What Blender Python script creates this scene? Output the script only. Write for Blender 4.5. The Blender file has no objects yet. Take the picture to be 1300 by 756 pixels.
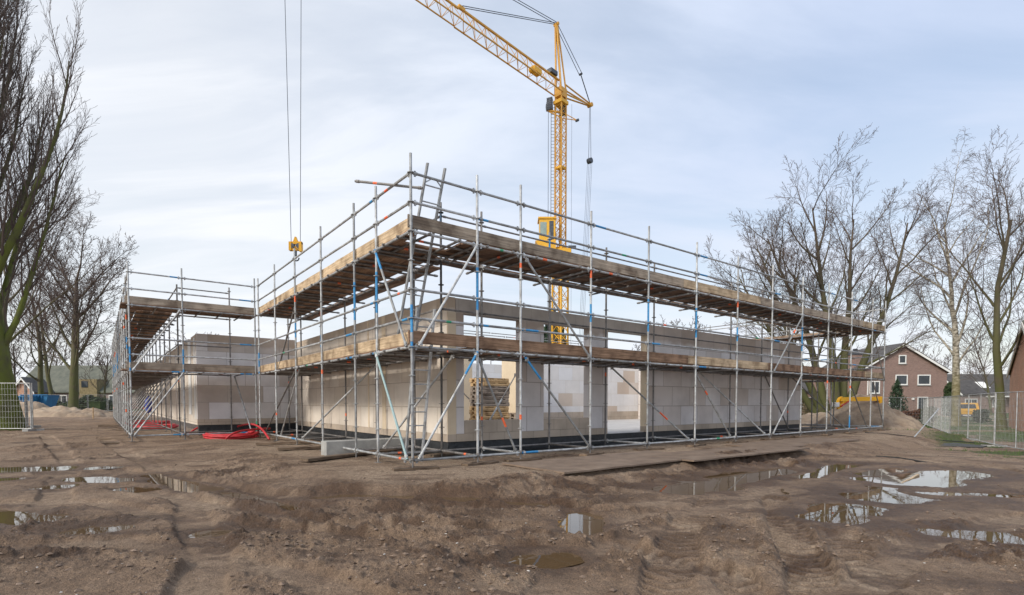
import bpy, math, random
import numpy as np
from mathutils import Vector, Matrix
rnd = random.Random(7)
S = bpy.context.scene
COL = S.collection
PI = math.pi
R = math.radians

# ------------------------------------------------------------------ camera numbers and site frame
F = 680.47; TH = -0.0365; PPY = 536.42; CAMZ = 1.19
CT, ST = math.cos(TH), math.sin(TH)
YAW = 0.6544
OX, OY = -1.7527, 9.4213
UX, UY = math.cos(YAW), math.sin(YAW)
VX, VY = -math.sin(YAW), math.cos(YAW)

def ray(px, py):
    a = (px-650)/F; b = (PPY-py)/F
    return Vector((a, CT-b*ST, ST+b*CT))
def gz(px, py, z=0.0):
    r = ray(px, py); return Vector((0, 0, CAMZ)) + r*((z-CAMZ)/r.z)
def at(px, py, Y):
    r = ray(px, py); return Vector((0, 0, CAMZ)) + r*(Y/r.y)
def P(u, v, z=0.0):
    return Vector((OX+UX*u+VX*v, OY+UY*u+VY*v, z))
def to_uv(x, y):
    dx, dy = x-OX, y-OY
    return dx*UX+dy*UY, dx*VX+dy*VY
def onv(px, py, v):
    r = ray(px, py); t = (v-((0-OX)*VX+(0-OY)*VY))/(r.x*VX+r.y*VY)
    p = Vector((0, 0, CAMZ))+r*t; u, _ = to_uv(p.x, p.y); return Vector((u, v, p.z))
def onu(px, py, u):
    r = ray(px, py); t = (u-((0-OX)*UX+(0-OY)*UY))/(r.x*UX+r.y*UY)
    p = Vector((0, 0, CAMZ))+r*t; _, v = to_uv(p.x, p.y); return Vector((u, v, p.z))

# ------------------------------------------------------------------ materials
def newmat(name):
    m = bpy.data.materials.new(name); m.use_nodes = True
    nt = m.node_tree; b = nt.nodes['Principled BSDF']
    return m, nt, b
def N(nt, t, **kw):
    n = nt.nodes.new(t)
    for k, v in kw.items():
        if hasattr(n, k): setattr(n, k, v)
        else: n.inputs[k].default_value = v
    return n
def ramp(nt, src, stops):
    r = nt.nodes.new('ShaderNodeValToRGB')
    e = r.color_ramp.elements
    while len(e) < len(stops): e.new(0.5)
    for i, (p, c) in enumerate(stops):
        e[i].position = p; e[i].color = (c[0], c[1], c[2], 1) if hasattr(c, '__len__') else (c, c, c, 1)
    nt.links.new(src, r.inputs['Fac']); return r
def coords(nt, kind='Object', scale=(1, 1, 1)):
    tc = nt.nodes.new('ShaderNodeTexCoord'); mp = nt.nodes.new('ShaderNodeMapping')
    mp.inputs['Scale'].default_value = scale
    if kind == 'World':
        g = nt.nodes.new('ShaderNodeNewGeometry'); nt.links.new(g.outputs['Position'], mp.inputs['Vector'])
    else:
        nt.links.new(tc.outputs[kind], mp.inputs['Vector'])
    return mp.outputs['Vector']
def noisy(name, c1, c2, scale=4, rough=0.7, metal=0.0, kind='World', stretch=(1, 1, 1), bump=0.0, bscale=None, r2=None, detail=6, lo=.3, hi=.7, objvar=0.0):
    m, nt, b = newmat(name); L = nt.links.new
    co = coords(nt, kind, stretch)
    n = N(nt, 'ShaderNodeTexNoise'); n.inputs['Scale'].default_value = scale; n.inputs['Detail'].default_value = detail
    n.inputs['Roughness'].default_value = .65
    L(co, n.inputs['Vector'])
    r = ramp(nt, n.outputs['Fac'], [(lo, c1), (hi, c2)])
    out = r.outputs['Color']
    if objvar:
        oi = nt.nodes.new('ShaderNodeObjectInfo')
        hs = nt.nodes.new('ShaderNodeHueSaturation')
        mr = N(nt, 'ShaderNodeMapRange'); mr.inputs['To Min'].default_value = 1-objvar; mr.inputs['To Max'].default_value = 1+objvar
        L(oi.outputs['Random'], mr.inputs['Value']); L(mr.outputs['Result'], hs.inputs['Value']); L(out, hs.inputs['Color']); out = hs.outputs['Color']
    L(out, b.inputs['Base Color'])
    b.inputs['Roughness'].default_value = rough; b.inputs['Metallic'].default_value = metal
    if r2 is not None:
        mr = N(nt, 'ShaderNodeMapRange'); mr.inputs['To Min'].default_value = rough; mr.inputs['To Max'].default_value = r2
        L(n.outputs['Fac'], mr.inputs['Value']); L(mr.outputs['Result'], b.inputs['Roughness'])
    if bump:
        n2 = N(nt, 'ShaderNodeTexNoise'); n2.inputs['Scale'].default_value = bscale or scale*4; n2.inputs['Detail'].default_value = 5
        L(co, n2.inputs['Vector'])
        bp = nt.nodes.new('ShaderNodeBump'); bp.inputs['Strength'].default_value = bump; bp.inputs['Distance'].default_value = .02
        L(n2.outputs['Fac'], bp.inputs['Height']); L(bp.outputs['Normal'], b.inputs['Normal'])
    return m
M = {}
M['galv'] = noisy('galvanised_steel', (.24, .23, .22), (.55, .575, .585), 7, .40, .5, r2=.7, objvar=.28)
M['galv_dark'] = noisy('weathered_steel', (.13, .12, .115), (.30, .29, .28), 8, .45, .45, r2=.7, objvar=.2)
M['blue'] = noisy('blue_tube_paint', (.02, .17, .42), (.07, .34, .62), 14, .5, .1)
M['orange'] = noisy('orange_tube_paint', (.75, .10, .03), (.85, .2, .08), 20, .6)
M['green'] = noisy('green_tube_paint', (.03, .28, .14), (.05, .35, .2), 20, .6)
M['teal'] = noisy('pale_teal_paint', (.28, .42, .42), (.4, .5, .49), 14, .45, .4)
def wood(name, c1, c2, along, objvar=.25, rough=.85):
    st = (14, 14, 14)
    m, nt, b = newmat(name); L = nt.links.new
    tc = nt.nodes.new('ShaderNodeTexCoord'); mp = nt.nodes.new('ShaderNodeMapping'); mp.inputs['Scale'].default_value = (1.3, 34, 34)
    oi = nt.nodes.new('ShaderNodeObjectInfo'); cb = nt.nodes.new('ShaderNodeCombineXYZ')
    mu = N(nt, 'ShaderNodeMath', operation='MULTIPLY'); mu.inputs[1].default_value = 37
    L(oi.outputs['Random'], mu.inputs[0]); L(mu.outputs[0], cb.inputs['X']); L(cb.outputs[0], mp.inputs['Location'])
    L(tc.outputs['Object'], mp.inputs['Vector'])
    n = N(nt, 'ShaderNodeTexNoise'); n.inputs['Scale'].default_value = 1.0; n.inputs['Detail'].default_value = 7; n.inputs['Roughness'].default_value = .7
    n.inputs['Distortion'].default_value = .4
    L(mp.outputs[0], n.inputs['Vector'])
    mid = tuple((a+c)/2 for a, c in zip(c1, c2))
    r = ramp(nt, n.outputs['Fac'], [(.30, tuple(x*.35 for x in c1)), (.42, tuple(x*.85 for x in c1)), (.56, mid), (.72, c2)])
    n3 = N(nt, 'ShaderNodeTexNoise'); n3.inputs['Scale'].default_value = 3.1; n3.inputs['Detail'].default_value = 6
    g = nt.nodes.new('ShaderNodeNewGeometry'); L(g.outputs['Position'], n3.inputs['Vector'])
    mx = N(nt, 'ShaderNodeMix', data_type='RGBA', blend_type='MULTIPLY'); mx.inputs[0].default_value = .9
    r3 = ramp(nt, n3.outputs['Fac'], [(.34, (.45, .39, .35)), (.5, (.9, .87, .84)), (.65, (1.12, 1.1, 1.08))])
    L(r.outputs['Color'], mx.inputs[6]); L(r3.outputs['Color'], mx.inputs[7])
    hs = nt.nodes.new('ShaderNodeHueSaturation')
    mr = N(nt, 'ShaderNodeMapRange'); mr.inputs['To Min'].default_value = 1-objvar; mr.inputs['To Max'].default_value = 1+objvar
    L(oi.outputs['Random'], mr.inputs['Value']); L(mr.outputs['Result'], hs.inputs['Value']); L(mx.outputs[2], hs.inputs['Color'])
    L(hs.outputs['Color'], b.inputs['Base Color']); b.inputs['Roughness'].default_value = rough
    bp = nt.nodes.new('ShaderNodeBump'); bp.inputs['Strength'].default_value = .5; bp.inputs['Distance'].default_value = .006
    L(n.outputs['Fac'], bp.inputs['Height']); L(bp.outputs['Normal'], b.inputs['Normal'])
    return m
M['deck'] = wood('deck_plank_wood', (.19, .115, .075), (.38, .26, .175), 0, .5)
M['toe_tan'] = wood('toe_board_pale_wood', (.44, .33, .21), (.62, .49, .33), 0, .14)
M['toe_grey'] = wood('toe_board_grey_wood', (.30, .245, .19), (.47, .39, .30), 0, .18)
M['toe_brown'] = wood('toe_board_brown_wood', (.20, .12, .07), (.36, .23, .15), 0, .18)
M['sole'] = wood('muddy_board_wood', (.17, .12, .08), (.27, .20, .14), 0, .3)
M['pallet'] = wood('pallet_wood', (.55, .36, .17), (.72, .52, .30), 0, .12)
M['pallet_grey'] = wood('weathered_pallet_wood', (.32, .26, .21), (.44, .37, .30), 0, .2)
M['yellow'] = noisy('crane_yellow', (.70, .36, .02), (.80, .45, .04), 1.5, .45, 0.0)
M['yellow_jib'] = noisy('crane_orange_yellow', (.55, .27, .03), (.72, .38, .06), 1.5, .5, 0.0)
M['yellow_machine'] = noisy('machine_yellow', (.80, .38, .005), (.85, .45, .01), 3, .4)
M['cable'] = noisy('steel_cable', (.04, .045, .06), (.08, .085, .10), 3, .5, .3)
M['darkmetal'] = noisy('dark_grey_metal', (.05, .055, .065), (.12, .13, .15), 6, .5, .4)
M['mast_dark'] = noisy('grey_ladder_metal', (.16, .16, .17), (.24, .24, .25), 6, .5, .4)
M['white'] = noisy('white_paint', (.72, .72, .70), (.80, .80, .78), 5, .6)
M['glass'] = noisy('window_glass', (.02, .025, .03), (.05, .06, .07), .7, .06)
M['cabglass'] = noisy('cab_glass', (.20, .27, .25), (.33, .40, .36), 1.2, .08)
M['red_hose'] = noisy('red_hose_plastic', (.34, .016, .02), (.62, .04, .05), 5, .5, bump=.3, bscale=40)
M['bitumen'] = noisy('black_bitumen', (.010, .012, .014), (.045, .048, .052), 6, .35, r2=.8, bump=.8, bscale=14)
M['concrete'] = noisy('grey_concrete', (.27, .27, .26), (.42, .42, .40), 3.5, .85, bump=.4, bscale=30)
M['slab'] = noisy('floor_slab_concrete', (.42, .41, .40), (.55, .54, .53), 1.6, .6)
M['blue_skip'] = noisy('blue_skip_paint', (.015, .11, .26), (.03, .20, .40), 2, .5)
M['bluebag'] = noisy('blue_plastic', (.03, .05, .38), (.10, .14, .6), 9, .5)
M['plate'] = noisy('muddy_steel_plate', (.15, .105, .075), (.25, .185, .135), 2.2, .7, bump=.5, bscale=25, lo=.35, hi=.65)
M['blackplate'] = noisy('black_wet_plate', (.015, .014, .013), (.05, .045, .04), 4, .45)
M['sandpile'] = noisy('heaped_sand', (.28, .205, .145), (.42, .33, .24), 1.6, .95, bump=1, bscale=9)
M['rubble'] = noisy('heaped_dirt', (.17, .12, .085), (.36, .28, .20), 2.5, .95, bump=1, bscale=9)
M['hedge'] = noisy('hedge_leaves', (.018, .035, .012), (.05, .08, .025), 3, .8)
M['hedge_red'] = noisy('beech_hedge_leaves', (.12, .05, .03), (.22, .10, .06), 3, .8)
M['conifer'] = noisy('conifer_needles', (.014, .035, .016), (.035, .07, .03), 3, .8)
M['reeds'] = noisy('dry_brush', (.15, .12, .06), (.28, .22, .12), 3, .9)
M['grassblade'] = noisy('grass_blades', (.045, .085, .02), (.10, .15, .04), 1.5, .8)
M['rooftile'] = noisy('dark_roof_tiles', (.05, .045, .042), (.10, .092, .085), 2, .7)
M['rooftile_moss'] = noisy('mossy_roof_tiles', (.075, .085, .07), (.15, .155, .12), 1, .8)
M['stone'] = noisy('pale_stones', (.3, .27, .24), (.62, .59, .55), .9, .8)
M['clod'] = noisy('mud_clods', (.10, .068, .048), (.26, .19, .14), 2, .95)
M['tyre'] = noisy('black_rubber', (.015, .015, .015), (.03, .03, .03), 5, .8)
M['grey_box'] = noisy('grey_plastic', (.25, .26, .27), (.32, .33, .34), 5, .6)

def bark(name, c1, c2, moss=None, mosszone=(6., 14.), scale=3, stretch=(1, 1, .25)):
    m, nt, b = newmat(name); L = nt.links.new
    co = coords(nt, 'World', stretch)
    n = N(nt, 'ShaderNodeTexNoise'); n.inputs['Scale'].default_value = scale; n.inputs['Detail'].default_value = 6
    L(co, n.inputs['Vector'])
    r = ramp(nt, n.outputs['Fac'], [(.35, c1), (.65, c2)]); out = r.outputs['Color']
    if moss:
        g = nt.nodes.new('ShaderNodeNewGeometry'); sp = nt.nodes.new('ShaderNodeSeparateXYZ'); L(g.outputs['Position'], sp.inputs[0])
        mr = N(nt, 'ShaderNodeMapRange'); mr.inputs['From Min'].default_value = mosszone[1]; mr.inputs['From Max'].default_value = mosszone[0]
        L(sp.outputs['Z'], mr.inputs['Value'])
        n2 = N(nt, 'ShaderNodeTexNoise'); n2.inputs['Scale'].default_value = 1.8; L(g.outputs['Position'], n2.inputs['Vector'])
        r2 = ramp(nt, n2.outputs['Fac'], [(.3, .35), (.55, 1.0)])
        mu = N(nt, 'ShaderNodeMath', operation='MULTIPLY'); L(mr.outputs['Result'], mu.inputs[0]); L(r2.outputs['Color'], mu.inputs[1])
        mx = N(nt, 'ShaderNodeMix', data_type='RGBA'); L(mu.outputs[0], mx.inputs[0]); L(out, mx.inputs[6]); mx.inputs[7].default_value = (*moss, 1)
        out = mx.outputs[2]
    L(out, b.inputs['Base Color']); b.inputs['Roughness'].default_value = .9
    bp = nt.nodes.new('ShaderNodeBump'); bp.inputs['Strength'].default_value = .8; bp.inputs['Distance'].default_value = .04
    L(n.outputs['Fac'], bp.inputs['Height']); L(bp.outputs['Normal'], b.inputs['Normal'])
    return m
M['bark_moss'] = bark('mossy_bark', (.05, .04, .03), (.11, .09, .065), (.115, .135, .022), (7., 19.), 3)
M['bark_moss2'] = bark('mossy_grey_bark', (.06, .045, .035), (.13, .10, .075), (.085, .09, .03), (3., 13.), 3)
M['bark_brown'] = bark('brown_bark', (.055, .04, .033), (.11, .085, .07), (.08, .085, .03), (2., 7.), 3)
M['twig'] = noisy('bare_twigs', (.07, .05, .042), (.12, .09, .075), 1, .9)
M['twig_birch'] = noisy('birch_twigs', (.095, .07, .06), (.155, .12, .10), 1, .9)
M['birch'] = bark('birch_bark', (.10, .085, .06), (.50, .46, .38), (.17, .15, .06), (1., 5.), 5, (1, 1, 1.6))

def brickmat(name, c1, c2, mortar, bw, bh, frame, msize=.01, rough=.85, stain=None, zoff=0.0, squash=1.0, patch=.0, ctint=None, topz=None, noise_amt=.35):
    """courses run along local u (X of the mesh) and up Z; frame='u' uses x, 'v' uses y"""
    m, nt, b = newmat(name); L = nt.links.new
    tc = nt.nodes.new('ShaderNodeTexCoord'); sp = nt.nodes.new('ShaderNodeSeparateXYZ'); L(tc.outputs['Object'], sp.inputs[0])
    sn = nt.nodes.new('ShaderNodeSeparateXYZ'); L(tc.outputs['Normal'], sn.inputs[0])
    ab = N(nt, 'ShaderNodeMath', operation='ABSOLUTE'); L(sn.outputs['X'], ab.inputs[0])
    gt = N(nt, 'ShaderNodeMath', operation='GREATER_THAN'); gt.inputs[1].default_value = .5; L(ab.outputs[0], gt.inputs[0])
    mxv = N(nt, 'ShaderNodeMix', data_type='FLOAT'); L(gt.outputs[0], mxv.inputs[0]); L(sp.outputs['X'], mxv.inputs[2]); L(sp.outputs['Y'], mxv.inputs[3])
    az = N(nt, 'ShaderNodeMath', operation='ADD'); az.inputs[1].default_value = zoff; L(sp.outputs['Z'], az.inputs[0])
    cb = nt.nodes.new('ShaderNodeCombineXYZ'); L(mxv.outputs[0], cb.inputs['X']); L(az.outputs[0], cb.inputs['Y'])
    br = nt.nodes.new('ShaderNodeTexBrick'); L(cb.outputs[0], br.inputs['Vector'])
    br.inputs['Scale'].default_value = 1; br.inputs['Brick Width'].default_value = bw; br.inputs['Row Height'].default_value = bh
    br.inputs['Mortar Size'].default_value = msize; br.inputs['Mortar Smooth'].default_value = .3; br.inputs['Bias'].default_value = 0
    br.inputs['Color1'].default_value = (0, 0, 0, 1); br.inputs['Color2'].default_value = (1, 1, 1, 1); br.inputs['Mortar'].default_value = (.5, .5, .5, 1)
    r = ramp(nt, br.outputs['Color'], ctint or [(0., c1), (1., c2)])
    n = N(nt, 'ShaderNodeTexNoise'); n.inputs['Scale'].default_value = 1.1; n.inputs['Detail'].default_value = 8; n.inputs['Roughness'].default_value = .6
    L(tc.outputs['Object'], n.inputs['Vector'])
    rn = ramp(nt, n.outputs['Fac'], [(.3, 1-noise_amt), (.6, 1.0)])
    mx = N(nt, 'ShaderNodeMix', data_type='RGBA', blend_type='MULTIPLY'); mx.inputs[0].default_value = 1
    L(r.outputs['Color'], mx.inputs[6]); L(rn.outputs['Color'], mx.inputs[7]); out = mx.outputs[2]
    if topz is not None:   # damp upper courses
        n2 = N(nt, 'ShaderNodeTexNoise'); n2.inputs['Scale'].default_value = 2.2; n2.inputs['Detail'].default_value = 4; L(cb.outputs[0], n2.inputs['Vector'])
        ad = N(nt, 'ShaderNodeMath', operation='MULTIPLY_ADD'); ad.inputs[1].default_value = .5; L(n2.outputs['Fac'], ad.inputs[0]); L(sp.outputs['Z'], ad.inputs[2])
        mr = N(nt, 'ShaderNodeMapRange'); mr.inputs['From Min'].default_value = topz; mr.inputs['From Max'].default_value = topz+.12; L(ad.outputs[0], mr.inputs['Value'])
        m3 = N(nt, 'ShaderNodeMix', data_type='RGBA', blend_type='MULTIPLY'); L(mr.outputs['Result'], m3.inputs[0]); L(out, m3.inputs[6]); m3.inputs[7].default_value = (.74, .67, .60, 1); out = m3.outputs[2]
    m2 = N(nt, 'ShaderNodeMix', data_type='RGBA'); L(br.outputs['Fac'], m2.inputs[0]); L(out, m2.inputs[6]); m2.inputs[7].default_value = (*mortar, 1)
    L(m2.outputs[2], b.inputs['Base Color']); b.inputs['Roughness'].default_value = rough
    bp = nt.nodes.new('ShaderNodeBump'); bp.inputs['Strength'].default_value = .6; bp.inputs['Distance'].default_value = .01; bp.invert = True
    L(br.outputs['Fac'], bp.inputs['Height']); L(bp.outputs['Normal'], b.inputs['Normal'])
    return m
LIL, TAN, CRM = (.53, .49, .475), (.41, .345, .29), (.56, .48, .38)
M['block'] = brickmat('limestone_block_wall', LIL, TAN, (.30, .26, .235), .9, .605, 'u', .008, zoff=-.485, noise_amt=.22, topz=3.22,
                      ctint=[(0., (.74, .71, .705)), (.45, (.68, .64, .62)), (.8, (.62, .56, .52)), (1., (.55, .48, .42))])
M['block_warm'] = brickmat('warm_limestone_block_wall', CRM, TAN, (.40, .33, .265), .9, .605, 'u', .008, zoff=-.485, noise_amt=.18, topz=3.45,
                      ctint=[(0., (.74, .67, .585)), (.6, (.70, .62, .53)), (1., (.62, .54, .45))])
M['block_patchy'] = brickmat('patchy_limestone_block_wall', LIL, TAN, (.33, .29, .26), 1.2, .605, 'u', .006, zoff=-.6, noise_amt=.2, topz=3.45,
                      ctint=[(0., (.80, .785, .79)), (.5, (.72, .69, .67)), (.7, (.60, .54, .49)), (1., (.52, .46, .41))])
M['block_bright'] = brickmat('pale_limestone_block_wall', LIL, TAN, (.6, .55, .49), .9, .605, 'u', .006, zoff=-.42, noise_amt=.12,
                      ctint=[(0., (.78, .77, .77)), (.8, (.76, .73, .70)), (.9, (.62, .52, .43)), (1., (.56, .46, .38))])
M['kicker'] = brickmat('tan_kicker_blocks', (.48, .40, .32), (.54, .45, .36), (.30, .25, .2), .45, .5, 'u', .006, zoff=0, noise_amt=.3)
M['lintel'] = brickmat('damp_lintel_block', (.47, .415, .365), (.43, .38, .33), (.3, .27, .235), .3, 5., 'u', .004, zoff=2.5, noise_amt=.35)
M['cream'] = noisy('cream_block_edge', (.60, .49, .35), (.68, .57, .42), 2, .85)
M['brick'] = brickmat('brown_brick_wall', (.21, .12, .10), (.29, .175, .145), (.30, .25, .22), .22, .066, 'u', .009, noise_amt=.2)
M['brick_orange'] = brickmat('orange_brick_wall', (.52, .22, .13), (.60, .31, .19), (.42, .34, .28), .22, .066, 'u', .009, noise_amt=.25)

def mesh_alpha_free(): pass

# ------------------------------------------------------------------ mesh builder
class MB:
    def __init__(s): s.v = []; s.f = []; s.m = []
    def add(s, vs, fs, mi=0):
        o = len(s.v); s.v.extend(vs); s.f.extend([tuple(i+o for i in f) for f in fs]); s.m.extend([mi]*len(fs))
    def box(s, x0, x1, y0, y1, z0, z1, mi=0):
        vs = [(x, y, z) for x in (x0, x1) for y in (y0, y1) for z in (z0, z1)]
        s.add(vs, [(0, 1, 3, 2), (4, 6, 7, 5), (0, 4, 5, 1), (2, 3, 7, 6), (0, 2, 6, 4), (1, 5, 7, 3)], mi)
    def beam(s, p, q, w, h, up=(0, 0, 1), mi=0):
        p = Vector(p); q = Vector(q); d = (q-p).normalized(); up = Vector(up)
        a = d.cross(up)
        if a.length < 1e-4: a = d.cross(Vector((0, 1, 0)))
        a.normalize(); b = a.cross(d).normalized(); a *= w/2; b *= h/2
        vs = [tuple(c+e*a+g*b) for c in (p, q) for e, g in ((-1, -1), (1, -1), (1, 1), (-1, 1))]
        s.add(vs, [(0, 1, 2, 3), (7, 6, 5, 4), (0, 4, 5, 1), (1, 5, 6, 2), (2, 6, 7, 3), (3, 7, 4, 0)], mi)
    def tube(s, pts, rad, n=8, mi=0, cap=True):
        pts = [Vector(p) for p in pts]
        if not hasattr(rad, '__len__'): rad = [rad]*len(pts)
        o = len(s.v); ref = None
        for i, p in enumerate(pts):
            d = (pts[min(i+1, len(pts)-1)]-pts[max(i-1, 0)])
            if d.length < 1e-9: d = Vector((0, 0, 1))
            d.normalize()
            if ref is None:
                ref = d.cross(Vector((0, 0, 1)))
                if ref.length < .1: ref = d.cross(Vector((0, 1, 0)))
            a = (ref-d*ref.dot(d)).normalized(); ref = a; b = d.cross(a)
            for k in range(n):
                t = 2*PI*k/n; s.v.append(tuple(p+(a*math.cos(t)+b*math.sin(t))*rad[i]))
        mis = mi if hasattr(mi, '__len__') else [mi]*(len(pts)-1)
        for i in range(len(pts)-1):
            for k in range(n):
                k2 = (k+1) % n
                s.f.append((o+i*n+k, o+i*n+k2, o+(i+1)*n+k2, o+(i+1)*n+k)); s.m.append(mis[i])
        if cap:
            s.f.append(tuple(o+k for k in range(n))[::-1]); s.m.append(mis[0])
            e = o+(len(pts)-1)*n; s.f.append(tuple(e+k for k in range(n))); s.m.append(mis[-1])
    def mesh(s, name, mats, smooth=False):
        me = bpy.data.meshes.new(name); me.from_pydata(s.v, [], s.f)
        if not isinstance(mats, (list, tuple)): mats = [mats]
        for mm in mats: me.materials.append(mm)
        if len(mats) > 1: me.polygons.foreach_set('material_index', s.m)
        if smooth: me.polygons.foreach_set('use_smooth', [True]*len(me.polygons))
        me.update(); return me
def link(name, me, parent=None, loc=None, rot=None):
    o = bpy.data.objects.new(name, me); COL.objects.link(o)
    if parent is not None: o.parent = parent
    if loc is not None: o.location = loc
    if rot is not None: o.rotation_euler = rot
    return o
def build(name, mb, mats, parent=None, loc=(0, 0, 0), rot=None, smooth=False):
    return link(name, mb.mesh(name, mats, smooth), parent, loc, rot)
def tag(o, label, cat, group=None):
    o['label'] = label; o['category'] = cat
    if group: o['group'] = group
    return o
def struct(o): o['kind'] = 'structure'; return o
def empty(name, loc, rz, label, cat, group=None):
    o = bpy.data.objects.new(name, None); COL.objects.link(o); o.location = loc; o.rotation_euler = (0, 0, rz)
    o.empty_display_size = .3
    return tag(o, label, cat, group)
def relabel(o, label, group=None):
    o['label'] = label
    if group: o['group'] = group
def copy_tree(o, parent=None):
    c = o.copy(); COL.objects.link(c); c.parent = parent
    for ch in [x for x in bpy.data.objects if x.parent == o]: copy_tree(ch, c)
    return c

# ------------------------------------------------------------------ numpy noise
def _hash(ix, iy, seed):
    h = (ix.astype(np.int64)*374761393 + iy.astype(np.int64)*668265263 + seed*1274126177) & 0xffffffff
    h = ((h ^ (h >> 13))*1274126177) & 0xffffffff
    return ((h ^ (h >> 16)) & 0xffff)/65535.0
def vnoise(x, y, seed=0):
    ix = np.floor(x); iy = np.floor(y); fx = x-ix; fy = y-iy
    fx = fx*fx*fx*(fx*(fx*6-15)+10); fy = fy*fy*fy*(fy*(fy*6-15)+10)
    a = _hash(ix, iy, seed); b = _hash(ix+1, iy, seed); c = _hash(ix, iy+1, seed); d = _hash(ix+1, iy+1, seed)
    return (a*(1-fx)+b*fx)*(1-fy)+(c*(1-fx)+d*fx)*fy*1.0 - .5
def fbm(x, y, sc, oct=4, seed=0, gain=.5):
    r = 0; a = 1.0; ca, sa = math.cos(.6), math.sin(.6)
    for i in range(oct):
        r = r + a*vnoise(x/sc, y/sc, seed+i*17); x, y = x*ca-y*sa, x*sa+y*ca; sc *= .5; a *= gain
    return r
def sstep(x, a, b):
    t = np.clip((x-a)/(b-a), 0, 1); return t*t*(3-2*t)

# ------------------------------------------------------------------ terrain
def base_h(X, Y):
    X = np.asarray(X, float); Y = np.asarray(Y, float)
    u = (X-OX)*UX+(Y-OY)*UY; v = (X-OX)*VX+(Y-OY)*VY
    pad = sstep(v, -2.7, -1.9)*sstep(u, -2.6, -1.4)
    low = -.14*(1-pad)*(1-sstep(Y, 12, 20)*sstep(-X, 0, 6))
    drop = -.32*sstep(X, 9, 17)*(1-sstep(v, -2.6, -.6))
    far = -.40*sstep(u, 23., 28.)
    left = .12*sstep(Y, 30, 60)*sstep(-X, 5, 20)
    return np.minimum(np.maximum(low+drop, -.42), far*1.0)+left
def hz(x, y): return float(base_h(x, y))
def gp(px, py):           # pixel to point on the smooth terrain
    z = 0.
    for _ in range(8):
        p = gz(px, py, z); z = .5*z+.5*hz(p.x, p.y)
    return Vector((p.x, p.y, z))
# puddles: capsules (p0, p1, halfwidth, seed)
PUD = [((1064, 660), (1100, 645), .24), ((1095, 634), (1170, 622), .40), ((1150, 614), (1208, 605), .40), ((1195, 632), (1330, 636), .16),
       ((1015, 607), (1075, 592), .13), ((868, 624), (985, 600), .24), ((408, 637), (600, 640), .10), ((600, 640), (700, 645), .05),
       ((185, 606), (256, 625), .14), ((286, 629), (385, 653), .07), ((739, 660), (741, 680), .105), ((672, 720), (710, 712), .095),
       ((108, 677), (142, 676), .12), ((4, 599), (52, 598), .3), ((-20, 657), (52, 664), .12), ((110, 611), (142, 613), .18), ((60, 622), (80, 621), .1),
       ((168, 624), (188, 625), .11), ((266, 683), (298, 682), .07), ((1195, 681), (1285, 690), .12), ((-10, 613), (5, 612), .12),
       ((126, 597), (140, 596), .12), ((1100, 606), (1135, 600), .10), ((690, 592), (716, 589), .04)]
pud = []
for i, (a, b, w) in enumerate(PUD):
    A = gz(*a, -.19); B = gz(*b, -.19); w = w*1.5
    zz = min(hz(A.x, A.y), hz(B.x, B.y), hz((A.x+B.x)/2, (A.y+B.y)/2))-.032
    pud.append((A.x, A.y, B.x, B.y, w, zz, i))
zz = min(p[5] for p in pud[:4])+.03
pud = [(a, b, c, d, w, zz if i < 4 else z, i) for a, b, c, d, w, z, i in pud]
def capdist(X, Y, ax, ay, bx, by):
    dx, dy = bx-ax, by-ay; L2 = dx*dx+dy*dy+1e-9
    t = np.clip(((X-ax)*dx+(Y-ay)*dy)/L2, 0, 1)
    return np.hypot(X-ax-t*dx, Y-ay-t*dy), t*math.sqrt(L2)
# wheel tracks: polylines in pixels, half width, depth, tread
TRK = [([(985, 632), (995, 660), (1004, 690), (1030, 735), (1075, 800)], .21, .055, 1), ([(905, 632), (880, 660), (862, 690), (850, 730), (845, 800)], .21, .045, 1),
       ([(780, 690), (850, 715), (930, 735), (1000, 790)], .2, .04, 1), ([(1000, 590), (930, 615), (860, 630), (760, 642), (600, 645), (420, 640), (330, 628), (200, 603), (110, 590)], .2, .075, 0),
       ([(1010, 606), (900, 645), (760, 665), (600, 672), (420, 668), (300, 650), (170, 622), (60, 600)], .2, .05, 0),
       ([(-40, 640), (120, 640), (300, 672), (520, 690), (760, 700)], .17, .03, 0), ([(-40, 700), (150, 690), (380, 735), (520, 800)], .2, .03, 0), ([(1120, 740), (1080, 700), (1060, 680)], .2, .03, 1),
       ([(640, 800), (700, 740), (760, 700), (850, 670)], .17, .03, 0), ([(60, 560), (90, 590), (60, 640), (-30, 690)], .2, .04, 0),
       ([(130, 560), (190, 590), (240, 640), (260, 700), (240, 800)], .2, .035, 0), ([(1300, 655), (1150, 700), (1050, 800)], .2, .045, 0), ([(1330, 610), (1240, 590), (1120, 585)], .2, .03, 0)]
trk = []
for pts, w, d, tr in TRK:
    Q = [gz(x, y, -.14) for x, y in pts]; trk.append(([(q.x, q.y) for q in Q], w, d, tr))

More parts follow.
